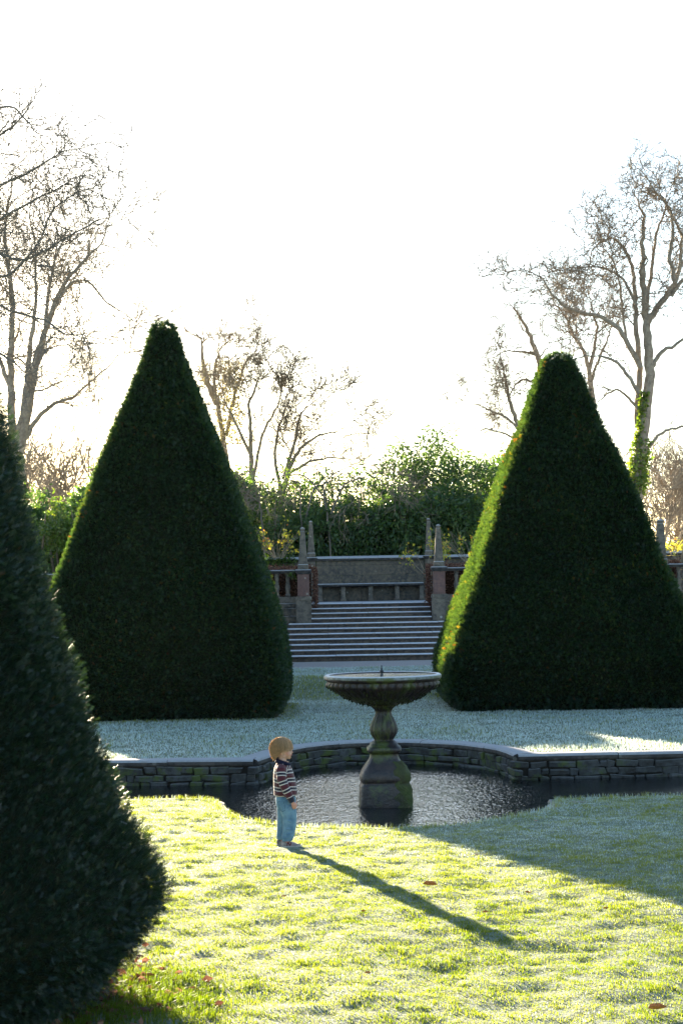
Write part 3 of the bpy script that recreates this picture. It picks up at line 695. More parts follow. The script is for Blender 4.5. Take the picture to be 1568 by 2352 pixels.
def shrub(px, ptop, Y, rx, ry, label, mat, name='laurel_shrub', n=16000, ls=.15, seed=3, base=2.0, cat='shrub', group='evergreen shrubs behind the terrace wall', droop=.4, clump=.55):
    top = dp(px, ptop, Y); cx, zt = top.x, top.z; H = zt-base
    r = empty(name, (cx, Y, base), label=label, cat=cat, group=group)
    cs, rs = [], []
    for i in range(9):
        u = random.uniform(-1, 1); hz = random.uniform(.25, .85) if i > 1 else .72
        q = random.uniform(.38, .6); cs.append((cx+u*rx*.6*(1.2-hz*.5), Y+random.uniform(-.5,.5)*ry, base+H*hz*(.98-.0*abs(u)) - H*.12*abs(u))); rs.append((rx*q*1.1, ry*q*1.1, H*random.uniform(.22,.33)))
    for i in range(3): cs.append((cx+(i-1)*rx*.6, Y, base+H*.28)); rs.append((rx*.5, ry*.6, H*.3))
    leafcloud('foliage', cs, rs, n, ls, mat, r, seed=seed, droop=droop, clump=clump)
    # sprouting leader shoots round the top
    mb = MB()
    for i in range(5):
        a = random.uniform(-.3,.3); mb.tube([(cx+a,Y+random.uniform(-.3,.3),base-.2),(cx+a*2.4,Y,base+H*.45),(cx+a*4*rx*.3,Y+random.uniform(-.5,.5)*ry,base+H*.85)], [.06,.04,.012], 5)
    mb.build('stem', M_twig, r); return r
shrub(905, 1008, 61.5, 1.5, 1.6, 'tall laurel behind the wall with a feathery top, right of the bare shrub', M_laurel, seed=3)
shrub(1000, 1014, 61.5, 1.5, 1.6, 'laurel with glossy blue-green leaves straight behind the right obelisks', M_laurel, seed=8)
shrub(1090, 1022, 61, 1.5, 1.6, 'laurel with sunlit yellow-green top beside the sunlit slope of the right yew', M_laurel, seed=13)
shrub(1165, 1040, 62.5, 1.5, 1.6, 'laurel almost hidden behind the right yew', M_laurel, seed=18)
shrub(815, 1052, 62, 1.6, 1.6, 'dark laurel in the middle of the hedge above the bench', M_laurel, seed=23)
shrub(735, 1095, 61, 1.6, 1.6, 'dense laurel above the left obelisks, partly covered by grey branches', M_laurel, seed=28)
shrub(640, 1062, 64, 1.7, 1.6, 'bright yellow-green shrub among the bare trees left of the bench', M_bright, 'broadleaf_shrub', n=13000, seed=33)
shrub(580, 1080, 63, 1.7, 1.6, 'shaded shrub behind the right slope of the left yew', M_laurel, 'broadleaf_shrub', n=13000, seed=38)
shrub(950, 1120, 59.6, 1.7, 1.1, 'low laurel right above the wall coping with large dark leaves', M_laurel, n=14000, seed=43, ls=.17)
shrub(840, 1130, 59.6, 1.7, 1.1, 'low laurel right above the bench wall with drooping leaves', M_laurel, n=14000, seed=48, ls=.17)
shrub(740, 1165, 59.6, 1.5, 1.1, 'low laurel just behind the left rear obelisk', M_laurel, n=12000, seed=53, ls=.16)
shrub(1050, 1120, 59.8, 1.6, 1.1, 'low laurel behind the right rear obelisk and rose', M_laurel, n=13000, seed=58, ls=.17)
shrub(650, 1170, 60, 1.5, 1.1, 'low dark shrub behind the rose left of the steps', M_laurel, 'broadleaf_shrub', n=12000, seed=63, ls=.15)
shrub(150, 1125, 52.5, 1.4, 1.3, 'sunlit green shrub seen between the near yew and the left pyramid', M_bright, 'broadleaf_shrub', n=24000, seed=68, ls=.15, clump=.9, group='shrubs left of the left yew')
shrub(75, 1150, 55, 1.5, 1.3, 'hazy green shrub just right of the near yew bush', M_laurel, 'broadleaf_shrub', n=22000, seed=73, ls=.15, clump=.9, group='shrubs left of the left yew')
shrub(-60, 1130, 56, 1.6, 1.3, 'green shrub hidden behind the near yew bush', M_laurel, 'broadleaf_shrub', n=16000, seed=75, ls=.2, clump=.9, group='shrubs left of the left yew')
shrub(215, 1100, 60, 1.5, 1.6, 'added shading evergreen mostly hidden behind the left slope of the left yew', M_laurel, 'broadleaf_shrub', n=22000, seed=81, ls=.24, clump=1.0, group='evergreens added behind the left yew to shade the far lawn')  # from here a row of evergreens added only to shade the far lawn
shrub(300, 1076, 60.5, 1.7, 1.6, 'added shading evergreen wholly behind the left yew, nearest its left slope', M_laurel, 'broadleaf_shrub', n=24000, seed=82, ls=.26, clump=1.0, group='evergreens added behind the left yew to shade the far lawn')
shrub(385, 1072, 60, 1.8, 1.6, 'added shading evergreen wholly behind the middle of the left yew', M_laurel, 'broadleaf_shrub', n=24000, seed=83, ls=.26, clump=1.0, group='evergreens added behind the left yew to shade the far lawn')
shrub(480, 1050, 60.5, 1.8, 1.6, 'added shading evergreen behind the left yew, nearest the bench', M_laurel, 'broadleaf_shrub', n=24000, seed=84, ls=.26, clump=1.0, group='evergreens added behind the left yew to shade the far lawn')
shrub(1562, 1228, 58, .8, 1.0, 'golden yellow shrub at the right edge above the wall', M_rose, 'golden_shrub', n=5000, seed=78, ls=.1, group=None)

def hedge(x0, x1, y0, y1, z0, z1, label, n=9000):
    r = empty('copper_hedge', ((x0+x1)/2, (y0+y1)/2, z0), label=label, cat='hedge', group='clipped copper hedges behind the balustrades')
    m1 = MB(); m1.box(x0+.12, x1-.12, y0+.12, y1-.12, z0, z1-.12); m1.build('twig_mass', plain('hedge_twigs', (.05,.025,.015), .9, .1), r)
    q = rng.uniform(0, 1, (n, 3)); f = rng.integers(0, 4, n); P = np.empty((n,3)); P[:] = q*np.array([x1-x0, y1-y0, z1-z0])+np.array([x0,y0,z0])
    P[f==0,1] = y0; P[f==1,2] = z1; P[f==2,0] = np.where(q[f==2,0] > .5, x1, x0); P[f==3,1] = y0+(y1-y0)*(q[f==3,1] > .5)
    P += rng.normal(0, .035, P.shape); d = rng.normal(0, 1, (n,3))
    TV = np.array([[0,0,0],[.3,0,.5],[0,.1,1],[-.3,0,.5]]); mb = MB(); mb.inst(TV, [np.array([[0,1,2,3]])], P, frames(d), .06*rng.uniform(.6,1.3,n))
    mb.build('leaves', M_brown, r, attr={'rnd': np.repeat(rng.uniform(0,1,n), 4)})
hedge(-6.0, dp(724,1350,50).x, 49.75, 50.6, 1.5, ztL+.06, 'brown leafed clipped hedge behind the left balustrade', 12000)
hedge(dp(984,1350,50).x, 9.6, 49.75, 50.6, 1.5, ztR+.06, 'brown leafed clipped hedge behind the right balustrade, lit at its end', 16000)

def rose(px, py, Y, label, spread, h, ncane=14, name='rose_bush', toward=0.0, nl=260, basez=None):
    b = dp(px, py, Y); bz = b.z if basez is None else basez
    r = empty(name, (b.x, Y, bz), label=label, cat='rose bush', group='climbing roses along the terrace wall')
    mb = MB(); LP = []
    for i in range(ncane):
        a = random.uniform(-1, 1); p = np.array([b.x+a*.15, Y+random.uniform(-.1,.1), bz]); pts_ = [p.copy()]; d = np.array([a*spread*.5+toward, random.uniform(-.15,.15), 1.0]); hh = h*random.uniform(.55, 1.05)
        for k in range(7):
            d = d + rng.normal(0, .16, 3)+np.array([a*.12,0,-.06*k*.5]); dn = d/np.linalg.norm(d); p = p+dn*hh/7; pts_.append(p.copy())
            if k > 2:
                for q in range(int(nl/ncane/4)): LP.append(p+rng.normal(0, .05, 3))
        mb.tube(pts_, np.linspace(.011,.003,8), 4)
        for k in (3,4,5):
            e = pts_[k]+rng.normal(0,1,3)*.16+np.array([0,0,.08]); mb.tube([pts_[k],(pts_[k]+e)/2+rng.normal(0,.02,3),e], [.006,.004,.002], 3); LP += [e+rng.normal(0,.04,3) for _ in range(3)]
    mb.build('canes', M_ltwig, r); LP = np.array(LP)
    keep_ = fbm(LP[:,0]*4, LP[:,2]*4, 5, 1) > .36; LP = LP[keep_]
    TV = np.array([[0,0,0],[.35,0,.45],[0,.1,1],[-.35,0,.45]]); m2 = MB(); m2.inst(TV, [np.array([[0,1,2,3]])], LP, frames(rng.normal(0,1,LP.shape)+[0,0,-.3]), .095*rng.uniform(.6,1.2,len(LP)))
    m2.build('leaves', M_rose, r, attr={'rnd': np.repeat(rng.uniform(0,1,len(LP)), 4)})
rose(640, 1282, 55.6, 'rose bush with yellow leaves and bare canes left of the obelisks', 1.5, 1.35, 20, nl=330)
rose(985, 1320, 55.2, 'climbing rose with yellow leaves in front of the right rear obelisk', .9, 1.3, 7, toward=-.1, nl=240)
rose(1075, 1290, 54.5, 'rose with thin leaning canes beside the sunlit yew slope', 1.6, 1.6, 12, toward=-.2, nl=200)
rose(1560, 1290, 55.6, 'bare rose canes above the wall at the right edge', 1.6, 1.4, 14, nl=40)
rose(165, 1300, 54.0, 'arching leafless rose canes left of the left yew', 1.9, 1.2, 14, nl=40)
# ivy on walls
def ivy(pts_, n, label, spread, ls=.06, name='ivy'):
    P = []; pts_ = np.array(pts_); k = rng.integers(0, len(pts_), n); P = pts_[k]+rng.normal(0, 1, (n,3))*np.array(spread)
    TV = np.array([[0,0,0],[.45,0,.4],[.2,.05,.8],[0,.1,1],[-.2,.05,.8],[-.45,0,.4]]); m2 = MB(); m2.inst(TV, [np.array([[0,1,2,3],[0,3,4,5]])], P, frames(rng.normal(0,.5,P.shape)+[0,-1,-.3]), ls*rng.uniform(.6,1.2,n))
    o = m2.build(name, M_ivy, attr={'rnd': np.repeat(rng.uniform(0,.6,n), 6)}); return tag(o, label, 'ivy')
ivy([dp(x_, 1318+random.uniform(-4,14), 49.05) for x_ in (668,675,680,684)], 240, 'dark ivy trailing over the balustrade rail by the left front pier', (.08,.03,.05), .05)
ivy([dp(x_, 1288, 56.05) for x_ in range(608,680,8)], 700, 'ivy draped over the frosted wall coping left of the rear obelisk', (.08,.05,.09), .07)

# ------------------------------------------------------------------ bare trees
class Tree:
    def __init__(s, minr=.008, seed=0, grav=.05, wob=.28): s.big = MB(); s.small = MB(); s.r = random.Random(seed); s.minr = minr*1.45; s.g = grav; s.wob = wob; s.cnt = 0; s.seeds = []
    def rv(s, k): return np.array([s.r.gauss(0,k), s.r.gauss(0,k), s.r.gauss(0,k)])
    def grow(s, p, d, ln, r, lev):
        r = max(r, s.minr)
        if lev <= 1:
            s.seeds.append((*p, *(d/np.linalg.norm(d)), ln, r)); return
        s.cnt += 1
        nseg = 6; P = [p]; D = d/np.linalg.norm(d); st = ln/nseg; dirs = []
        for i in range(nseg):
            D = D + s.rv(s.wob) + np.array([0,0,s.g]); D /= np.linalg.norm(D); P.append(P[-1]+D*st); dirs.append(D)
        rad = np.maximum(np.linspace(r, r*.4, nseg+1), s.minr*.8)
        (s.big if r > .03 else s.small).tube(P, rad, 6 if r > .03 else 4, cap=False)
        nch = s.r.randint(2, 4)
        for c in range(nch):
            t = s.r.uniform(.15, 1)*nseg; i = min(int(t), nseg-1); q = P[i]+(P[i+1]-P[i])*(t-i)
            side = np.cross(dirs[i], s.rv(1)); side /= np.linalg.norm(side)+1e-9
            nd = dirs[i]*s.r.uniform(.5, 1)+side*s.r.uniform(.5, 1.0); s.grow(q, nd, ln*s.r.uniform(.55,.9), max(rad[i]*s.r.uniform(.4,.6), s.minr*.7), lev-1)
    def batch(s, P0, D0, ln, r, npt, k, wob):
        n = len(P0); P = [P0]; D = D0.copy(); Ds = []
        for i in range(npt-1):
            D = D + rng.normal(0, wob, D.shape) + np.array([0,0,s.g]); D /= np.linalg.norm(D, axis=1)[:,None]; P.append(P[-1]+D*(ln/(npt-1))[:,None]); Ds.append(D)
        P = np.stack(P, 1); Ds = np.stack(Ds+[Ds[-1]], 1)
        A = np.cross(Ds, rng.normal(0, 1, (n,1,3))); A /= np.linalg.norm(A, axis=2)[...,None]+1e-9; B = np.cross(Ds, A)
        rad = r[:,None]*np.linspace(1, .5, npt)[None]; th = np.arange(k)*2*math.pi/k
        V = P[:,:,None,:] + (A[:,:,None,:]*np.cos(th)[None,None,:,None]+B[:,:,None,:]*np.sin(th)[None,None,:,None])*rad[:,:,None,None]
        i = np.arange(npt-1)[:,None]*k; j = np.arange(k)[None]; j2 = (j+1) % k; F = np.stack([i+j, i+j2, i+k+j2, i+k+j], -1).reshape(-1,4)
        s.small.add(V.reshape(-1,3), [(F[None]+(np.arange(n)*npt*k)[:,None,None]).reshape(-1,4)]); return P, Ds
    def twigs(s):
        if not s.seeds: return
        S = np.array(s.seeds); P, Ds = s.batch(S[:,:3], S[:,3:6], S[:,6], np.minimum(S[:,7], s.minr*1.5), 6, 3, s.wob*.8)
        for lev, (m, f) in enumerate(((3,.8),(2,.85))):
            n = len(P); L_ = (S[:,6] if lev == 0 else L2)
            idx = np.repeat(np.arange(n), m); q = rng.integers(1, P.shape[1], len(idx)); p = P[idx, q]; d = Ds[idx, q-1]
            side = np.cross(d, rng.normal(0,1,d.shape)); side /= np.linalg.norm(side, axis=1)[:,None]+1e-9
            d = d*rng.uniform(.5,1,(len(idx),1))+side*rng.uniform(.4,1,(len(idx),1)); d /= np.linalg.norm(d, axis=1)[:,None]
            L2 = L_[idx]*rng.uniform(.5, f+.3, len(idx)); P, Ds = s.batch(p, d, L2, np.full(len(idx), s.minr*(.85 if lev == 0 else .62)), 4, 3, s.wob*.55)
            if len(P) > 30000: break
    def limb(s, px, Y, r0, r1, lev=3, ln=2.0, dens=1.0, start=0.15, dy=0.0, chr=.35):
        """px: points of the limb as (x, y), Y: its distance; children grow from it"""
        n = len(px); P = np.array([dp(a, b, Y+dy*i/max(n-1,1))[:] for i, (a, b) in enumerate(px)])
        # smooth and roughen
        t = np.linspace(0, n-1, n*4); Q = np.stack([np.interp(t, range(n), P[:,i]) for i in range(3)], -1)
        Q[1:-1] = (Q[:-2]+2*Q[1:-1]+Q[2:])/4; Q[1:] += rng.normal(0, .06, (len(Q)-1,3))*min(.5, .15+r0) ; rad = np.linspace(r0, r1, len(Q)); s.big.tube(Q, rad, 9, cap=False)
        T = np.gradient(Q, axis=0); L_ = np.linalg.norm(T, axis=1).sum(); m = int(L_*dens*.8)
        for c in range(m):
            i = int(len(Q)*(start+(1-start)*s.r.random())); i = min(i, len(Q)-1); d = T[i]/np.linalg.norm(T[i]); side = np.cross(d, s.rv(1)); side /= np.linalg.norm(side)
            s.grow(Q[i], d*s.r.uniform(.4,.9)+side*.8, ln*s.r.uniform(.6,1.2)*(1.15-.5*i/len(Q)), max(rad[i]*chr, s.minr*1.3), lev-1)
        s.grow(Q[-1], T[-1], ln, r1, lev)
        return Q
    def done(s, name, label, loc, mb=None, mt=None, cat='tree', group='bare winter trees', crown='twigs'):
        s.twigs(); r = empty(name, loc, label=label, cat=cat, group=group)
        s.big.build('trunk', mb or M_bark, r, True)
        if s.small.n: s.small.build('twigs', mt or M_twig, r)
        return r
G1 = 'large bare trees'
# left many-stemmed tree
t = Tree(.011, 1, .06); Y = 62
t.limb([(38,1160),(34,1080),(28,1010),(24,900),(28,780),(30,690),(18,600),(10,540)], Y, .2, .05, 4, 2.6, 1.1, .45)
t.limb([(30,1040),(52,960),(62,880),(70,780),(84,700),(82,600)], Y, .15, .04, 4, 2.6, 1.1, .3)
t.limb([(36,1060),(55,1000),(72,900),(84,820),(110,740),(140,660),(190,600),(235,560)], Y, .19, .03, 4, 2.2, 1.4, .35)
t.limb([(45,1050),(60,1000),(95,950),(130,925),(170,912),(205,880),(240,850)], Y, .11, .025, 4, 1.9, 1.6, .35)
t.limb([(90,800),(130,700),(160,650),(200,640),(250,700),(290,722)], Y, .08, .02, 4, 1.7, 1.6, .3)
t.limb([(70,880),(100,800),(110,690),(125,600),(150,540)], Y, .1, .025, 4, 2, 1.3, .3)
t.limb([(28,900),(0,830),(-20,740),(-40,640)], Y, .1, .03, 4, 2.2, 1, .3)
t.big.tube([dp(42,1200,Y)[:],dp(40,1110,Y)[:],dp(36,1050,Y)[:],dp(32,1000,Y)[:]], [.34,.33,.3,.12], 12)
t.done('bare_tree', 'large bare tree with several pale stems at the left edge of the photo', (dp(38,1160,Y).x, Y, 2), M_bark, M_ltwig, group=G1)
# nearer tree out of frame left, branches reach in
t = Tree(.0075, 2, .02, .3); Y = 44
t.limb([(-760,1300),(-740,1000),(-700,700),(-660,450),(-620,250)], Y, .42, .12, 3, 2.4, .6, .4)
for pl in ([(-690,850),(-280,760),(-150,720),(-40,690),(40,720),(110,735),(150,770)], [(-695,770),(-285,680),(-160,560),(-60,560),(40,600),(80,590),(160,540),(230,505)], [(-680,690),(-270,600),(-150,480),(-40,440),(40,410),(110,370),(150,345)],
           [(-670,570),(-260,480),(-140,380),(-40,330),(20,300),(60,260)], [(-650,470),(-240,380),(-150,280),(-60,260),(30,240),(80,300)], [(-695,750),(-285,660),(-180,640),(-60,620),(20,640),(90,560),(120,480),(180,440)], [(-695,910),(-285,820),(-150,800),(-50,780),(30,830),(60,860)],
           [(-695,730),(-285,640),(-150,600),(-30,520),(60,470),(140,430)]):
    t.limb(pl, Y, .065, .016, 3, 1.3, 1.7, .35)
t.done('bare_tree', 'nearer bare tree whose dark branches reach in from beyond the upper left edge', (dp(-760,1300,Y).x, Y, .4), M_dtwig, M_dtwig, group=G1)
# right big tree
t = Tree(.010, 3, .03, .33); Y = 64
t.limb([(1450,1190),(1455,1140),(1462,1100),(1469,1046),(1481,957),(1490,869),(1488,798),(1483,727),(1476,656),(1475,600),(1473,550),(1480,497),(1462,462)], Y, .3, .03, 3, 1.3, .9, .55)
t.limb([(1466,1010),(1463,950),(1467,886),(1468,833),(1460,762),(1458,690),(1453,621),(1437,575),(1405,543),(1370,560)], Y+.3, .15, .03, 4, 1.7, 1.2, .45)
t.limb([(1470,845),(1444,794),(1423,755),(1381,727),(1327,718),(1292,702),(1264,674),(1245,640),(1216,622)], Y, .11, .02, 4, 1.3, 1.8, .3)
t.limb([(1465,905),(1444,865),(1416,833),(1385,818),(1345,817),(1310,828)], Y-.5, .08, .02, 4, 1.1, 1.4, .3)
t.limb([(1487,740),(1500,720),(1522,688),(1550,650),(1561,603),(1565,540),(1545,500)], Y, .14, .04, 4, 1.6, 1.4, .3)
t.limb([(1484,700),(1492,640),(1500,580),(1508,525),(1526,490),(1530,450)], Y+.5, .08, .025, 4, 1.5, 1.5, .3)
t.limb([(1550,650),(1535,590),(1545,530),(1538,480),(1508,444)], Y-.3, .09, .03, 4, 1.3, 1.7, .2)
t.limb([(1490,850),(1504,830),(1520,805),(1545,795),(1575,775),(1620,740)], Y, .1, .035, 4, 1.6, 1.6, .3)
t.limb([(1480,1030),(1492,1024),(1510,1000),(1530,988),(1575,978),(1640,960)], Y, .07, .035, 3, 1.4, .6, .5)
t.limb([(1464,940),(1440,910),(1416,893),(1390,905),(1375,922)], Y, .06, .02, 3, 1, 1.4, .2)
t.limb([(1460,700),(1430,640),(1400,620),(1360,612),(1330,615)], Y, .06, .02, 4, 1.2, 1.8, .2)
t.limb([(1440,800),(1430,730),(1425,660),(1408,600),(1385,570)], Y+.4, .06, .02, 4, 1.2, 1.6, .3)
t.limb([(1540,680),(1600,600),(1640,500)], Y, .08, .03, 3, 2.2, 1, .1)
r = t.done('bare_tree', 'tall bare tree with ivy round its lower trunk behind the right yew', (dp(1450,1190,Y).x, Y, 2), M_bark, M_twig, group=G1)
PP = []
for i in range(2600):
    u = random.random()**.8; k_ = [(1455,1140),(1462,1100),(1469,1046),(1481,957),(1487,900)]; q = u*4; i_ = min(int(q), 3); f_ = q-i_
    c_ = dp(k_[i_][0]*(1-f_)+k_[i_+1][0]*f_, k_[i_][1]*(1-f_)+k_[i_+1][1]*f_, Y); a = random.uniform(0, 2*math.pi); rr = .29-.02*q+abs(random.gauss(0,.08))*(1 if u < .6 else .4)
    if u > .6 and math.cos(a) > -.1: continue
    PP.append((c_.x+rr*math.cos(a), c_.y+rr*math.sin(a), c_.z))
PP = np.array(PP); TV = np.array([[0,0,0],[.45,0,.4],[0,.1,1],[-.45,0,.4]]); m2 = MB(); m2.inst(TV, [np.array([[0,1,2,3]])], PP, frames(rng.normal(0,1,PP.shape)), .13*rng.uniform(.6,1.2,len(PP)))
m2.build('ivy', M_ivy, r, attr={'rnd': np.repeat(rng.uniform(.2,1,len(PP)), 4)})
# trees round the right yew
t = Tree(.010, 4, .04, .33); Y = 70
t.limb([(1385,1250),(1370,1000),(1359,904),(1352,851),(1341,808),(1317,773),(1303,734),(1280,705)], Y, .15, .025, 4, 1.5, 1.5, .5)
t.limb([(1356,880),(1368,840),(1385,800),(1398,770),(1405,735)], Y, .07, .02, 4, 1.4, 1.6, .2)
t.limb([(1352,851),(1365,800),(1370,750),(1360,715)], Y, .09, .03, 4, 1.2, 1.4, .2)
t.done('bare_tree', 'bare tree rising just behind the top right slope of the right yew', (dp(1385,1250,Y).x, Y, 2), M_bark, M_twig, group=G1)
t = Tree(.009, 5, .04, .33); Y = 66
t.limb([(1280,1200),(1260,950),(1245,860),(1235,826),(1218,773),(1195,730),(1182,712)], Y, .2, .02, 3, 1.0, 1.2, .5)
t.limb([(1232,815),(1200,808),(1160,805),(1135,820)], Y, .05, .015, 3, .8, 1.6, .2)
t.limb([(1240,880),(1200,870),(1180,885),(1170,910)], Y, .06, .02, 3, 1.1, 2, .2)
t.limb([(1230,1080),(1195,990),(1175,940),(1165,904),(1160,860),(1150,830)], Y, .12, .02, 4, 1.3, 2, .3)
t.limb([(1200,1000),(1165,960),(1130,945),(1100,930)], Y, .06, .02, 4, 1.2, 1.8, .2)
t.limb([(1215,1040),(1170,1000),(1120,985),(1095,990)], Y, .05, .02, 3, 1.0, 1.8, .2)
t.done('bare_tree', 'thin bare tree leaning out to the left of the right yew', (dp(1280,1200,Y).x, Y, 2), M_bark, M_twig, group=G1)
# group left of the bench
t = Tree(.010, 6, .09, .25); Y = 66
t.limb([(585,1250),(580,1120),(577,1060),(576,990),(570,930),(590,880),(600,850)], Y, .13, .02, 4, 1.0, 2.2, .4)
t.limb([(580,1110),(600,1000),(640,930),(650,880)], Y, .07, .015, 4, .9, 2.2, .3)
t.limb([(578,1050),(545,980),(520,930),(505,880)], Y, .07, .015, 4, .9, 2.2, .3)
t.done('bare_tree', 'slender bare tree with a rounded crown just right of the left yew', (dp(585,1250,Y).x, Y, 2), M_ltwig, M_ltwig, group='bare trees left of the bench')
t = Tree(.010, 7, .07, .27); Y = 70
t.limb([(540,1200),(520,1050),(505,960),(490,880),(497,830),(505,805)], Y, .14, .03, 4, 1.0, 1.6, .4)
t.limb([(500,930),(480,890),(468,850),(464,815)], Y, .14, .07, 3, 1.0, .9, .3)
t.limb([(520,1000),(540,900),(560,840),(590,800)], Y, .08, .02, 4, .9, 1.8, .3)
r = t.done('bare_tree', 'bare tree wrapped in yellowing ivy against the upper right slope of the left yew', (dp(540,1200,Y).x, Y, 2), M_ltwig, M_ltwig, group='bare trees left of the bench')
P2 = np.array([dp(x_+random.gauss(0,7), y_, Y+random.gauss(0,.4))[:] for x_, y_ in [(random.choice([505,520,540,468,525,550]), random.uniform(830,1020)) for _ in range(2400)] if not (x_ == 468 and y_ > 890)])
m2 = MB(); m2.inst(TV, [np.array([[0,1,2,3]])], P2, frames(rng.normal(0,1,P2.shape)), .1*rng.uniform(.6,1.2,len(P2)))
m2.build('ivy', leaf_mat('dry_ivy', [(0,(.16,.13,.06)),(1,(.3,.28,.1))], trans=.35), r, attr={'rnd': np.repeat(rng.uniform(0,1,len(P2)), 4)})
t = Tree(.010, 8, .07, .25); Y = 66
t.limb([(640,1230),(645,1150),(660,1080),(690,1030),(730,1000),(775,990)], Y, .13, .02, 4, 1.4, 2, .3)
t.limb([(655,1090),(680,1000),(690,950),(710,930)], Y, .08, .02, 4, 1.3, 2, .3)
t.limb([(645,1140),(630,1050),(640,980),(660,930)], Y, .08, .02, 4, 1.3, 1.8, .3)
t.limb([(660,1090),(710,1060),(760,1050),(800,1055)], Y, .06, .02, 4, 1.1, 2, .3)
t.done('bare_tree', 'low bare tree fanning out to the right above the laurels', (dp(640,1230,Y).x, Y, 2), M_twig, M_twig, group='bare trees left of the bench')
# grey arching branches over the hedge
t = Tree(.009, 9, -.08, .25); Y = 59
for pl in ([(700,1290),(690,1180),(690,1110),(660,1100),(620,1130)], [(760,1290),(752,1180),(740,1110),(780,1080),(830,1060),(880,1080)], [(760,1180),(790,1110),(850,1090),(910,1120)], [(700,1200),(720,1120),(770,1100),(800,1130)], [(610,1290),(600,1190),(596,1130),(570,1080)], [(752,1150),(700,1090),(650,1090),(600,1110)]):
    t.limb(pl, Y, .035, .01, 3, 1.0, 1.5, .3)
t.done('bare_shrub', 'tangled grey leafless shrub arching over the laurels above the left obelisks', (dp(700,1290,Y).x, Y, 2), M_dtwig, M_twig, cat='shrub', group=None)
# distant trees
def distant(px, ytop, Y, seed, label, ln=4.5, w=1.0, group='distant bare trees', n=7):
    t = Tree(.03*Y/130, seed, .12, .2); base = dp(px, 1330, Y)
    H = dp(px, ytop, Y).z-2
    for k in range(n):
        a = random.uniform(-1, 1)*w; t.limb([(px+a*3,1350),(px+a*12,1350-(1350-ytop)*.35),(px+a*30,1350-(1350-ytop)*.62)], Y, H*.014, H*.005, 3, H*.33, 9/H*.75, .4)
    return t.done('bare_tree', label, (base.x, Y, 2), M_ltwig, M_ltwig, group=group)
distant(1512, 1090, 105, 21, 'hazy bare tree beyond the wall just right of the ivy trunk', n=5)
distant(1552, 1078, 110, 22, 'hazy grey tree at the right edge above the golden shrub', n=6)
distant(1590, 1090, 108, 24, 'hazy tree cut by the right edge of the photo', n=5)
distant(120, 1085, 130, 23, 'pale misty tree far off above the sunlit shrub at the left', n=6)
distant(60, 1100, 125, 25, 'pale misty tree far off beside the many-stemmed tree', n=5)
distant(175, 1105, 130, 27, 'pale misty tree far off touching the slope of the left yew', n=5)

# ------------------------------------------------------------------ fallen leaves
M_fall = plain('fallen_leaf', (.32,.11,.03), .6, .3, (.5,.22,.06), 60)
M_pale = plain('frosted_leaf', (.55,.42,.32), .6, .3, (.4,.28,.2), 60)
FL = [(987,2042,.13,0,'largest orange leaf on the sunlit lawn, right of the child\'s shadow'),(1211,2058,.06,0,'small red leaf near the edge of the yew shadow'),(652,2066,.05,0,'red-orange leaf on the lawn below the child\'s shoes'),(1094,1971,.06,1,'pale leaf in the shaded grass near the pond'),(1115,2110,.05,0,'orange leaf beyond the child\'s shadow, near the middle of the lawn'),(343,2252,.08,0,'russet leaf in the long grass beside the near yew'),(835,2108,.05,0,'little orange leaf beside the child\'s shadow'),(1510,2330,.12,0,'orange leaf in the bottom right corner'),(845,2250,.045,0,'small brown leaf in the foreground grass'),(700,1899+20,.05,1,'pale leaf near the pond edge right of the child'),(1230,1890,.05,1,'faded leaf by the right corner of the pond'),(440,1905,.05,1,'frosted leaf on the grass left of the child'),(1390,2100,.05,0,'small leaf near the yew shadow towards the right')]
for x_, y_, s_, k_, lb in FL:
    p = gp(x_, y_); z0 = float(gz(np.array([p.x]), np.array([p.y]))[0])+.03
    a = random.uniform(0, 6.28); c, q = math.cos(a), math.sin(a); V = []; prof = [(-.5,0),(-.3,.16),(-.05,.26),(.2,.2),(.5,.0)]
    for u, w_ in prof:
        for sg, zz_ in ((-1,.12),(0,0),(1,.14)): V.append((p.x+s_*(u*c-sg*w_*q), p.y+s_*(u*q+sg*w_*c), z0+s_*(zz_*(1 if w_ else 0)*1.6+.15*u*u*2)))
    mb = MB(); mb.add(V, [np.array([[i*3+j, i*3+j+1, i*3+j+4, i*3+j+3] for i in range(4) for j in range(2)])])
    o = mb.build('fallen_leaf', M_pale if k_ else M_fall); tag(o, lb, 'leaf', 'fallen leaves on the lawn')
# leaf litter under the near yew
n = 420; P = np.column_stack([rng.normal(-1.62,.25,n), rng.normal(10.7,.45,n), np.zeros(n)]); P[:,2] = gz(P[:,0],P[:,1])+.01+.02*rng.uniform(0,1,n)
TVl = np.array([[0,0,0],[.3,0,.5],[0,.12,1],[-.3,0,.5]]); mb = MB(); mb.inst(TVl, [np.array([[0,1,2,3]])], P, frames(rng.normal(0,1,P.shape)*[1,1,.25]), .07*rng.uniform(.6,1.3,n))
tag(mb.build('leaf_litter', M_brown, attr={'rnd': np.repeat(rng.uniform(0,1,n),4)}), 'brown leaf litter under the skirt of the near yew', 'leaf litter', kind='stuff')

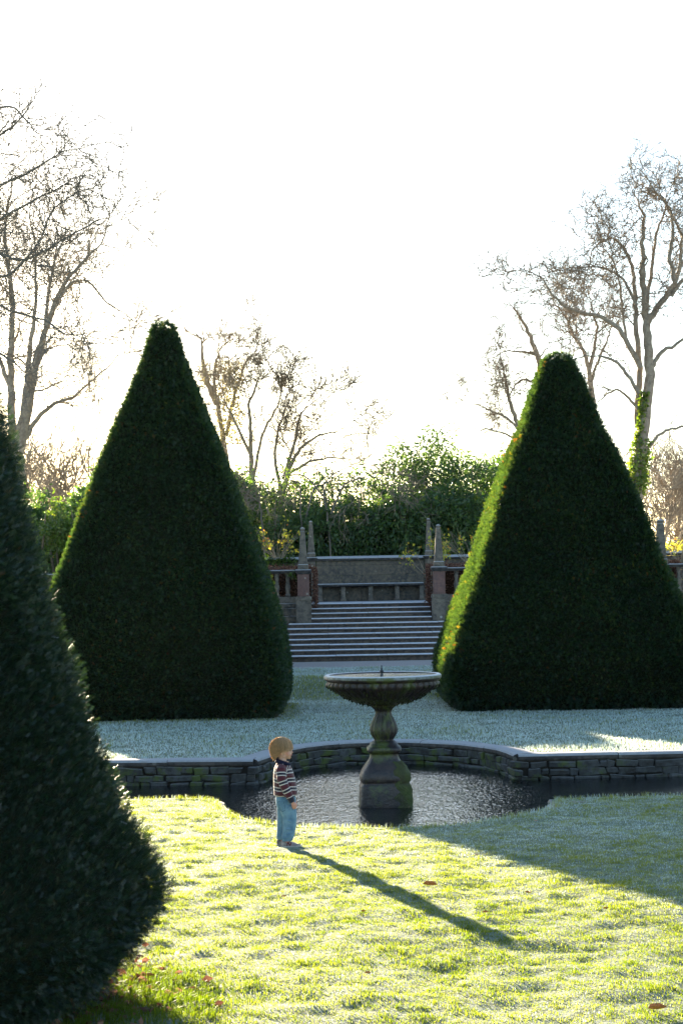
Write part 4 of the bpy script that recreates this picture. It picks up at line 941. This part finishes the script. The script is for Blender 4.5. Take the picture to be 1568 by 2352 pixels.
# ------------------------------------------------------------------ the child
BP = gp(657, 1943); BX, BY = BP.x, BP.y; BZ = float(gz(np.array([BX]), np.array([BY]))[0])
def remesh(name, mb, voxel, smooth_it, mat, parent, attrf=None):
    o = mb.build('tmp', None); me0 = o.data
    m = o.modifiers.new('r', 'REMESH'); m.mode = 'VOXEL'; m.voxel_size = voxel
    if smooth_it: s = o.modifiers.new('s', 'SMOOTH'); s.factor = .5; s.iterations = smooth_it
    dg = bpy.context.evaluated_depsgraph_get(); dg.update(); me = bpy.data.meshes.new_from_object(o.evaluated_get(dg))
    bpy.data.objects.remove(o); bpy.data.meshes.remove(me0); me.name = name
    me.polygons.foreach_set('use_smooth', np.ones(len(me.polygons), bool))
    V = np.empty(len(me.vertices)*3, np.float32); me.vertices.foreach_get('co', V); V = V.reshape(-1,3)
    if attrf:
        for an, av in attrf(V).items():
            a = me.attributes.new(an, 'FLOAT', 'POINT'); a.data.foreach_set('value', np.asarray(av, np.float32))
    # move into place
    V2 = V + np.array([BX, BY, BZ], np.float32); me.vertices.foreach_set('co', V2.ravel()); me.update()
    me.materials.clear(); me.materials.append(mat); return link(name, me, parent)
def ell(mb, c, r, k=20, rot=0.0):
    rings = []; 
    for i in range(1, 12):
        ph = math.pi*i/12; z = -math.cos(ph); s = math.sin(ph); th = np.arange(k)*2*math.pi/k
        X = r[0]*s*np.cos(th); Zz = np.full(k, r[2]*z); X2 = X*math.cos(rot)+Zz*math.sin(rot); Z2 = -X*math.sin(rot)+Zz*math.cos(rot)
        rings.append(np.stack([c[0]+X2, c[1]+r[1]*s*np.sin(th), c[2]+Z2], -1))
    mb.loft(rings)
def body(mb, secs, k=24):
    """secs: (u, v, z, ru, rv)"""
    th = np.arange(k)*2*math.pi/k
    mb.loft([np.stack([u+ru*np.cos(th), v+rv*np.sin(th), np.full(k, z)], -1) for u, v, z, ru, rv in secs])
def pipe(mb, P, r, k=14): mb.tube(P, r, k)
child = empty('person', (BX, BY, BZ), label='small child in a striped maroon sweater and blue jeans standing by the pond', cat='person')
def skin_mat():
    m, n, o = mat_new('skin'); p = N(n, 'ShaderNodeBsdfPrincipled'); at = N(n, 'ShaderNodeAttribute', attribute_name='rnd')
    L(n, ramp(n, at.outputs['Fac'], [(0,(.6,.36,.28)),(.5,(.58,.24,.19)),(1,(.42,.1,.09))]), p.inputs['Base Color']); p.inputs['Roughness'].default_value = .5
    p.inputs['Subsurface Weight'].default_value = .15; p.inputs['Subsurface Radius'].default_value = (.01,.004,.002); L(n, p.outputs[0], o.inputs[0]); return m
M_skin = skin_mat()
mb = MB()
HU, HZ = -.030, .925
ell(mb, (HU, 0, HZ), (.088,.071,.088)); ell(mb, (HU+.045, 0, HZ-.012), (.048,.058,.06)); ell(mb, (HU+.055, 0, HZ-.05), (.042,.047,.045))
ell(mb, (HU+.068, 0, HZ-.083), (.022,.024,.018)); ell(mb, (HU+.062, -.028, HZ-.048), (.028,.022,.026)); ell(mb, (HU+.062, .028, HZ-.048), (.028,.022,.026))
ell(mb, (HU+.02, 0, HZ-.07), (.05,.045,.03))
ell(mb, (HU+.097, 0, HZ-.037), (.0125,.0095,.0105)); ell(mb, (HU+.089, 0, HZ-.024), (.012,.007,.016))
ell(mb, (HU+.091, 0, HZ-.0575), (.011,.017,.0045)); ell(mb, (HU+.087, 0, HZ-.066), (.011,.014,.005))
for s in (-1, 1): ell(mb, (HU-.006, s*.071, HZ-.036), (.013,.009,.019), rot=-.2)
pipe(mb, [(-.028,0,.76),(-.024,0,.80),(-.018,0,.85)], [.046,.041,.04])
# core of the trunk, arms and legs (under the clothes), hands
body(mb, [(0,0,.42,.07,.08),(-.005,0,.5,.075,.085),(-.01,0,.6,.075,.085),(-.02,0,.7,.07,.095),(-.025,0,.755,.05,.07),(-.027,0,.79,.04,.045)])
ARM = {-1: [(-.035,-.112,.735),(-.03,-.132,.66),(-.005,-.138,.59),(.03,-.136,.52),(.062,-.13,.455)], 1: [(-.035,.112,.735),(-.02,.132,.66),(.0,.138,.59),(.03,.136,.52),(.055,.13,.46)]}
for s, A in ARM.items():
    pipe(mb, A+[(A[-1][0]+.012, A[-1][1], A[-1][2]-.02)], [.032,.03,.026,.022,.018,.018])
    w = np.array(A[-1])+np.array([.012,0,-.022]); ell(mb, w+[.006,0,-.018], (.021,.014,.024), rot=-.2)
    for i, (du, l) in enumerate([(-.014,.030),(-.004,.035),(.006,.034),(.0155,.028)]):
        b = w+np.array([du+.008, 0, -.03]); pipe(mb, [b, b+[.004,-.002*s,-l*.5], b+[.006,-.010*s,-l*.85], b+[.003,-.016*s,-l]], [.0068,.0064,.0058,.005], 8)
    b = w+np.array([.02, -.006*s, -.008]); pipe(mb, [b, b+[.012,-.004*s,-.014], b+[.016,-.006*s,-.03]], [.0075,.007,.0055], 8)
LEG = {-1: [(.005,-.05,.44),(.022,-.055,.36),(.032,-.055,.27),(.028,-.055,.17),(.015,-.055,.09),(.008,-.055,.03)], 1: [(-.005,.05,.44),(-.01,.055,.36),(-.02,.055,.27),(-.03,.055,.17),(-.035,.055,.09),(-.038,.055,.03)]}
for s, A in LEG.items(): pipe(mb, A, [.045,.045,.04,.036,.03,.027])
def skin_attr(V):
    a = np.zeros(len(V)); 
    ck = np.exp(-(((V[:,0]-(HU+.062))/.022)**2+((V[:,2]-(HZ-.045))/.02)**2)); a += .4*ck*(np.abs(V[:,1]) > .02)
    ls = (np.abs(V[:,2]-(HZ-.062)) < .0105) & (V[:,0] > HU+.086) & (np.abs(V[:,1]) < .017); a[ls] = 1
    ns = (V[:,0] > HU+.1) & (V[:,2] > HZ-.05); a[ns] = .35
    a[V[:,2] < .45] = .3; er = (np.abs(V[:,1]) > .07) & (V[:,0] < .02) & (V[:,2] > .8); a[er] = .4
    return {'rnd': a}
remesh('body', mb, .0032, 2, M_skin, child, skin_attr)
for s in (-1, 1):
    e = MB(); c = (BX+HU+.082, BY+s*.026, BZ+HZ-.018); th = np.arange(12)*2*math.pi/12
    for i in range(1): ell(e, c, (.010,.010,.008), 12)
    e.build('eye', plain('eye_dark', (.05,.035,.03), .2, .6), child, True)
    e = MB(); e.tube([(BX+HU+.09, BY+s*.018, BZ+HZ-.004),(BX+HU+.086, BY+s*.032, BZ+HZ-.001),(BX+HU+.075, BY+s*.044, BZ+HZ-.005)], [.0018,.0025,.0015], 6); e.build('eyebrow', plain('brow', (.2,.11,.05), .8, .2), child)
# hair: bowl cut
def hair_mat():
    m, n, o = mat_new('hair'); p = N(n, 'ShaderNodeBsdfPrincipled'); v = coords(n, (1,1,.12)); t = tex(n, v, 260, 3, .6)
    at = N(n, 'ShaderNodeAttribute', attribute_name='rnd')
    L(n, mix(n, 1, ramp(n, t, [(.3,(.33,.2,.10)),(.7,(.75,.54,.33))]), ramp(n, at.outputs['Fac'], [(0,(.45,.42,.38)),(1,(1.7,1.65,1.6))]), 'MULTIPLY'), p.inputs['Base Color']); p.inputs['Roughness'].default_value = .4; p.inputs['Specular IOR Level'].default_value = .6
    t2 = N(n, 'ShaderNodeBsdfTranslucent'); t2.inputs[0].default_value = (.85,.68,.46,1); x = N(n, 'ShaderNodeMixShader'); x.inputs[0].default_value = .4
    L(n, bump(n, t, .5, .003), p.inputs['Normal']); L(n, p.outputs[0], x.inputs[1]); L(n, t2.outputs[0], x.inputs[2]); L(n, x.outputs[0], o.inputs[0]); return m
M_hair = hair_mat()
def hairline(th):
    """lowest height of the hair by direction (0 = forward)"""
    a = np.abs((th+math.pi) % (2*math.pi)-math.pi)
    return np.interp(a, [0,.5,.95,1.25,1.55,1.9,2.3,math.pi], [HZ+.000,HZ-.002,HZ-.012,HZ-.018,HZ-.028,HZ-.062,HZ-.086,HZ-.094])
mb = MB(); k = 72; th = np.arange(k)*2*math.pi/k; zl = hairline(th); rings = []; ctr = np.array([HU-.004,0,HZ+.002])
phs = np.linspace(.04, 1, 16)
for i, t_ in enumerate(phs):
    top = HZ+.102; zt_ = zl+(top-zl)*np.cos(t_*math.pi/2)**1.0 if True else 0
    q = np.clip((zt_-ctr[2])/.1, -1, 1); rad = np.sqrt(np.clip(1-q**2, 0, 1)); rad = np.where(zt_ < ctr[2], 1-.35*((ctr[2]-zt_)/.1)**1.6, rad)
    ruf = 1+.016*np.sin(th*17+i*.2)+.014*np.sin(th*29+1)
    fx = np.where(np.cos(th) > 0, .104, .104); rings.append(np.stack([ctr[0]+fx*rad*np.cos(th)*ruf, .087*rad*np.sin(th)*ruf, zt_], -1))
rings = rings; inner = [ (r-ctr)*[.86,.84,.97]+ctr+[0,0,.003] for r in rings[::-1]]
mb.loft(rings+inner, cap=False); V0 = np.concatenate(mb.v)+[BX,BY,BZ]; mb.v = [V0]; mb.build('hair', M_hair, child, True, attr={'rnd': np.tile(rng.uniform(.1,.8,k), len(rings)*2)})
hs = MB(); ha = []
for i in range(2600):
    t0 = random.uniform(0, 2*math.pi); j = int(t0/(2*math.pi)*k) % k; col_ = np.array([r[j] for r in rings]); off = random.uniform(.0, .004); s0 = random.randint(0, 8); s1 = 16
    pp = col_[s0:s1:3]; pp = pp+(pp-ctr)*off*22+rng.normal(0, .0012, 3); endz = pp[-1]+np.array([0,0,-random.uniform(0,.014)])+(pp[-1]-ctr)*[.04,.04,0]; pp = np.vstack([pp, endz]); pp = pp+[BX,BY,BZ]
    hs.tube(pp, np.linspace(.0011,.0006,len(pp)), 3, cap=False); ha += [random.random()]*(len(pp)*3)
hs.build('hair_strands', M_hair, child, attr={'rnd': ha})
# sweater
def sweater_mat():
    m, n, o = mat_new('striped_knit'); p = N(n, 'ShaderNodeBsdfPrincipled'); at = N(n, 'ShaderNodeAttribute', attribute_name='s')
    mar = (.07,.005,.018); nav = (.010,.010,.03); wh = (.55,.49,.48)
    # s in metres above the sweater hem line
    r = ramp(n, at.outputs['Fac'], [(0,nav),(.022,wh),(.046,mar)]); r.node.color_ramp.interpolation = 'CONSTANT'
    e = r.node.color_ramp.elements
    def band(z, w1, c):
        x = e.new(z); x.color = (*c, 1)
    for z in (.17, .41, .65):
        band(z, 0, wh); band(z+.027, 0, nav); band(z+.09, 0, wh); band(z+.117, 0, mar)
    L(n, r, p.inputs['Base Color']); p.inputs['Roughness'].default_value = .85; p.inputs['Sheen Weight'].default_value = .3
    v = coords(n); L(n, bump(n, tex(n, v, 240, 2), .3, .003), p.inputs['Normal']); L(n, p.outputs[0], o.inputs[0]); return m
mb = MB()
body(mb, [(.004,0,.478,.102,.105),(.004,0,.49,.110,.113),(.003,0,.53,.112,.116),(-.002,0,.59,.108,.115),(-.008,0,.65,.102,.113),(-.014,0,.70,.094,.112),(-.019,0,.745,.082,.105),(-.022,0,.775,.064,.08),(-.024,0,.80,.05,.056)])
for s, A in ARM.items():
    A2 = [(-.03,s*.08,.752)]+A; pipe(mb, A2, [.046,.05,.047,.043,.039,.031], 18)
    c = np.array(A[-1]); pipe(mb, [c+[-.006,0,.012], c+[.004,0,-.012], c+[.009,0,-.022]], [.033,.029,.026], 14)
def sw_attr(V):
    d = np.full(len(V), 9.); tt = np.zeros(len(V))
    for s, A in ARM.items():
        A = np.array(A); L_ = 0
        for i in range(len(A)-1):
            ab = A[i+1]-A[i]; l = np.linalg.norm(ab); t = np.clip(((V-A[i])@ab)/l**2, 0, 1); dd = np.linalg.norm(V-A[i]-t[:,None]*ab, axis=1); m_ = dd < d; d[m_] = dd[m_]; tt[m_] = (L_+t*l)[m_]; L_ += l
    arm = (d < .052) & ((np.abs(V[:,1]) > .094))
    z = (V[:,2]-.478+.02*V[:,0]-.006*np.sin(V[:,0]*30))/.33*1.0
    sa = (.255-tt + .012)/.33*1.0 + .035
    return {'s': np.clip(np.where(arm, sa+.10*(V[:,0]+.02), z), 0, 1)}
# wrinkles come from extra folds
for z_, a_ in ((.52,.3),(.60,1.9),(.67,2.9)): pipe(mb, [(.07,-.098,z_),(.0,-.112,z_+.012),(-.08,-.09,z_-.006)], .010, 8)
remesh('sweater', mb, .0035, 3, sweater_mat(), child, sw_attr)
mb = MB(); th = np.arange(24)*2*math.pi/24
mb.loft([np.stack([-.022+(q)*np.cos(th)+.012*(z_ < .8)*(np.cos(th) > .3), (q*1.08)*np.sin(th), z_-.018*np.cos(th)], -1) for z_, q in [(.795,.052),(.812,.048),(.818,.052),(.812,.060),(.795,.068),(.782,.074),(.782,.066),(.795,.056)]], cap=False)
V0 = np.concatenate(mb.v)+[BX,BY,BZ]; mb.v = [V0]; mb.build('collar', plain('navy_cotton', (.012,.013,.035), .85, .2), child, True)
# white shoulder flashes, laid on the near shoulder
def strip(pts_, w, name, mat, nrm=(0,-1,0)):
    m_ = MB(); P = np.array(pts_)+[BX,BY,BZ]; m_.tube(P, w, 6); return m_.build(name, mat, child)
M_white = plain('white_knit', (.72,.66,.64), .85, .2)
strip([(-.052,-.082,.782),(-.028,-.096,.772),(-.018,-.106,.752),(-.012,-.085,.788)], .0032, 'shoulder_stripe', M_white)
strip([(-.066,-.124,.735),(-.052,-.150,.70)], .003, 'shoulder_stripe', M_white)
strip([(.030,-.088,.772),(.022,-.104,.735),(.020,-.108,.71)], .0032, 'shoulder_stripe', M_white)
strip([(.050,-.062,.768),(.040,-.085,.738)], .003, 'shoulder_stripe', M_white)
# jeans
def denim():
    m, n, o = mat_new('denim'); p = N(n, 'ShaderNodeBsdfPrincipled'); v = coords(n); a = tex(n, v, 14, 4); b = tex(n, v, 90, 3)
    c = mix(n, ramp(n, a, [(.35,BW[0]),(.65,BW[1])]), (.07,.16,.27), (.2,.34,.46)); c = mix(n, math_(n, 'MULTIPLY', b, .5), c, (.12,.23,.35))
    L(n, c, p.inputs['Base Color']); p.inputs['Roughness'].default_value = .85; L(n, bump(n, math_(n, 'ADD', a, b), .6, .006), p.inputs['Normal']); L(n, p.outputs[0], o.inputs[0]); return m
M_den = denim(); mb = MB()
body(mb, [(.002,0,.36,.082,.098),(.004,0,.40,.094,.106),(.004,0,.44,.096,.106),(.002,0,.48,.093,.1),(.002,0,.505,.09,.096)])
for s, A in LEG.items():
    B = A[:5]; rr = [.075,.072,.063,.058,.054] ; o_ = .01 if s < 0 else 0
    secs = [(.018+ (0 if s<0 else -.02), s*.052, .40, .080, .058),(.030 if s<0 else -.008, s*.055,.34,.076,.056),(.038 if s<0 else -.014, s*.056,.28,.068,.053),(.038 if s<0 else -.020, s*.056,.21,.064,.052),(.030 if s<0 else -.026, s*.056,.15,.060,.051),(.022 if s<0 else -.032, s*.056,.115,.058,.050),(.018 if s<0 else -.034, s*.056,.10,.061,.052),(.016 if s<0 else -.036, s*.056,.084,.054,.047),(.012 if s<0 else -.038, s*.056,.062,.047,.043)]
    body(mb, secs)
    for i in range(7):
        z_ = random.uniform(.1,.36); c = np.interp(z_, [.08,.28,.36], [.014,.038,.025]) if s < 0 else np.interp(z_, [.08,.36], [-.036,-.01]); a0 = random.uniform(-2.6,-.5) if s < 0 else random.uniform(0,6)
        pts_ = [(c+.061*math.cos(a0+q)*(.95), s*.056+.052*math.sin(a0+q), z_+q*random.uniform(-.03,.05)) for q in (-.5,-.2,.1,.4)]; pipe(mb, pts_, [.004,.008,.008,.003], 8)
remesh('jeans', mb, .0038, 2, M_den, child)
pk = MB(); yv = -.103
def onhip(u, z): return (BX+u, BY-.0015-.104*math.sqrt(max(.05, 1-(u/.1)**2))-(.006 if z < .41 else 0), BZ+z)
pk_pts = [(-.068,.435),(-.01,.438),(.002,.36),(-.018,.345),(-.048,.352),(-.068,.435)]
pk2 = np.array([onhip(u, z) for u, z in pk_pts]); pk.tube(resample(pk2, .008), .0016, 4); pk.build('pocket_seam', plain('seam', (.05,.1,.17), .9, .1), child)
# shoes
def shoe(s, du):
    v0 = s*.056; m_ = MB()
    secs = [(-.044,.024,.058),(-.036,.030,.066),(-.015,.032,.070),(.010,.031,.072),(.035,.031,.062),(.065,.034,.048),(.095,.036,.040),(.122,.030,.034),(.138,.018,.026)]
    rings = []
    for u, wv, zt in secs:
        th = np.linspace(0, math.pi, 9); rings.append([(u+du, v0+wv*math.cos(a), .018+(zt-.018)*math.sin(a)**.75) for a in th]+[(u+du, v0-wv, .016),(u+du, v0+wv, .016)])
    m_.loft(rings); V = np.concatenate(m_.v)+[BX,BY,BZ]; m_.v = [V]
    r = m_.build('shoe', plain('grey_suede', (.17,.13,.13), .8, .2, (.36,.32,.3), 25), child, True)
    so_ = MB(); so_.loft([[(BX+du+u*1.02, BY+v0-wv*1.1, BZ+.001),(BX+du+u*1.02, BY+v0+wv*1.1, BZ+.001),(BX+du+u*1.02, BY+v0+wv*1.12, BZ+.019+.004*(u > .1)),(BX+du+u*1.02, BY+v0-wv*1.12, BZ+.019+.004*(u > .1))] for u, wv, zt in [(-.047,.018,0)]+secs+[(.145,.01,0)]])
    so_.build('sole', plain('pale_rubber', (.5,.47,.44), .6, .3), r)
    if s < 0:
        y0 = BY+v0-.0345; lm = MB()
        for pts_ in ([(.012,.024),(.020,.052)], [(.020,.052),(.042,.024)], [(.042,.024),(.050,.050)]):
            lm.tube([(BX+u, y0+(z_-.024)*.35, BZ+z_) for u, z_ in pts_], .0055, 6)
        lm.build('letter_emblem', plain('maroon_suede', (.16,.03,.035), .8, .2), r)
    lc = MB(); 
    for i in range(4):
        u = .032+i*.012; z_ = .069-i*.0065; lc.tube([(BX+du+u,BY+v0-.014,BZ+z_-.006),(BX+du+u+.002,BY+v0,BZ+z_),(BX+du+u,BY+v0+.014,BZ+z_-.006)], .0022, 5)
    lc.build('laces', plain('lace', (.6,.57,.55), .8, .2), r)
shoe(-1, 0.0); shoe(1, -.045)

# ------------------------------------------------------------------ haze
if HAZE:
    mb = MB(); mb.box(-1200, 1200, -200, 1600, -2, 60); o = mb.build('haze', None); tag(o, kind='stuff')
    m, n, ou = mat_new('haze'); v = N(n, 'ShaderNodeVolumePrincipled'); v.inputs['Color'].default_value = (.9,.92,.95,1); v.inputs['Density'].default_value = HAZE; v.inputs['Anisotropy'].default_value = .6
    L(n, v.outputs[0], ou.inputs['Volume']); o.data.materials.append(m)
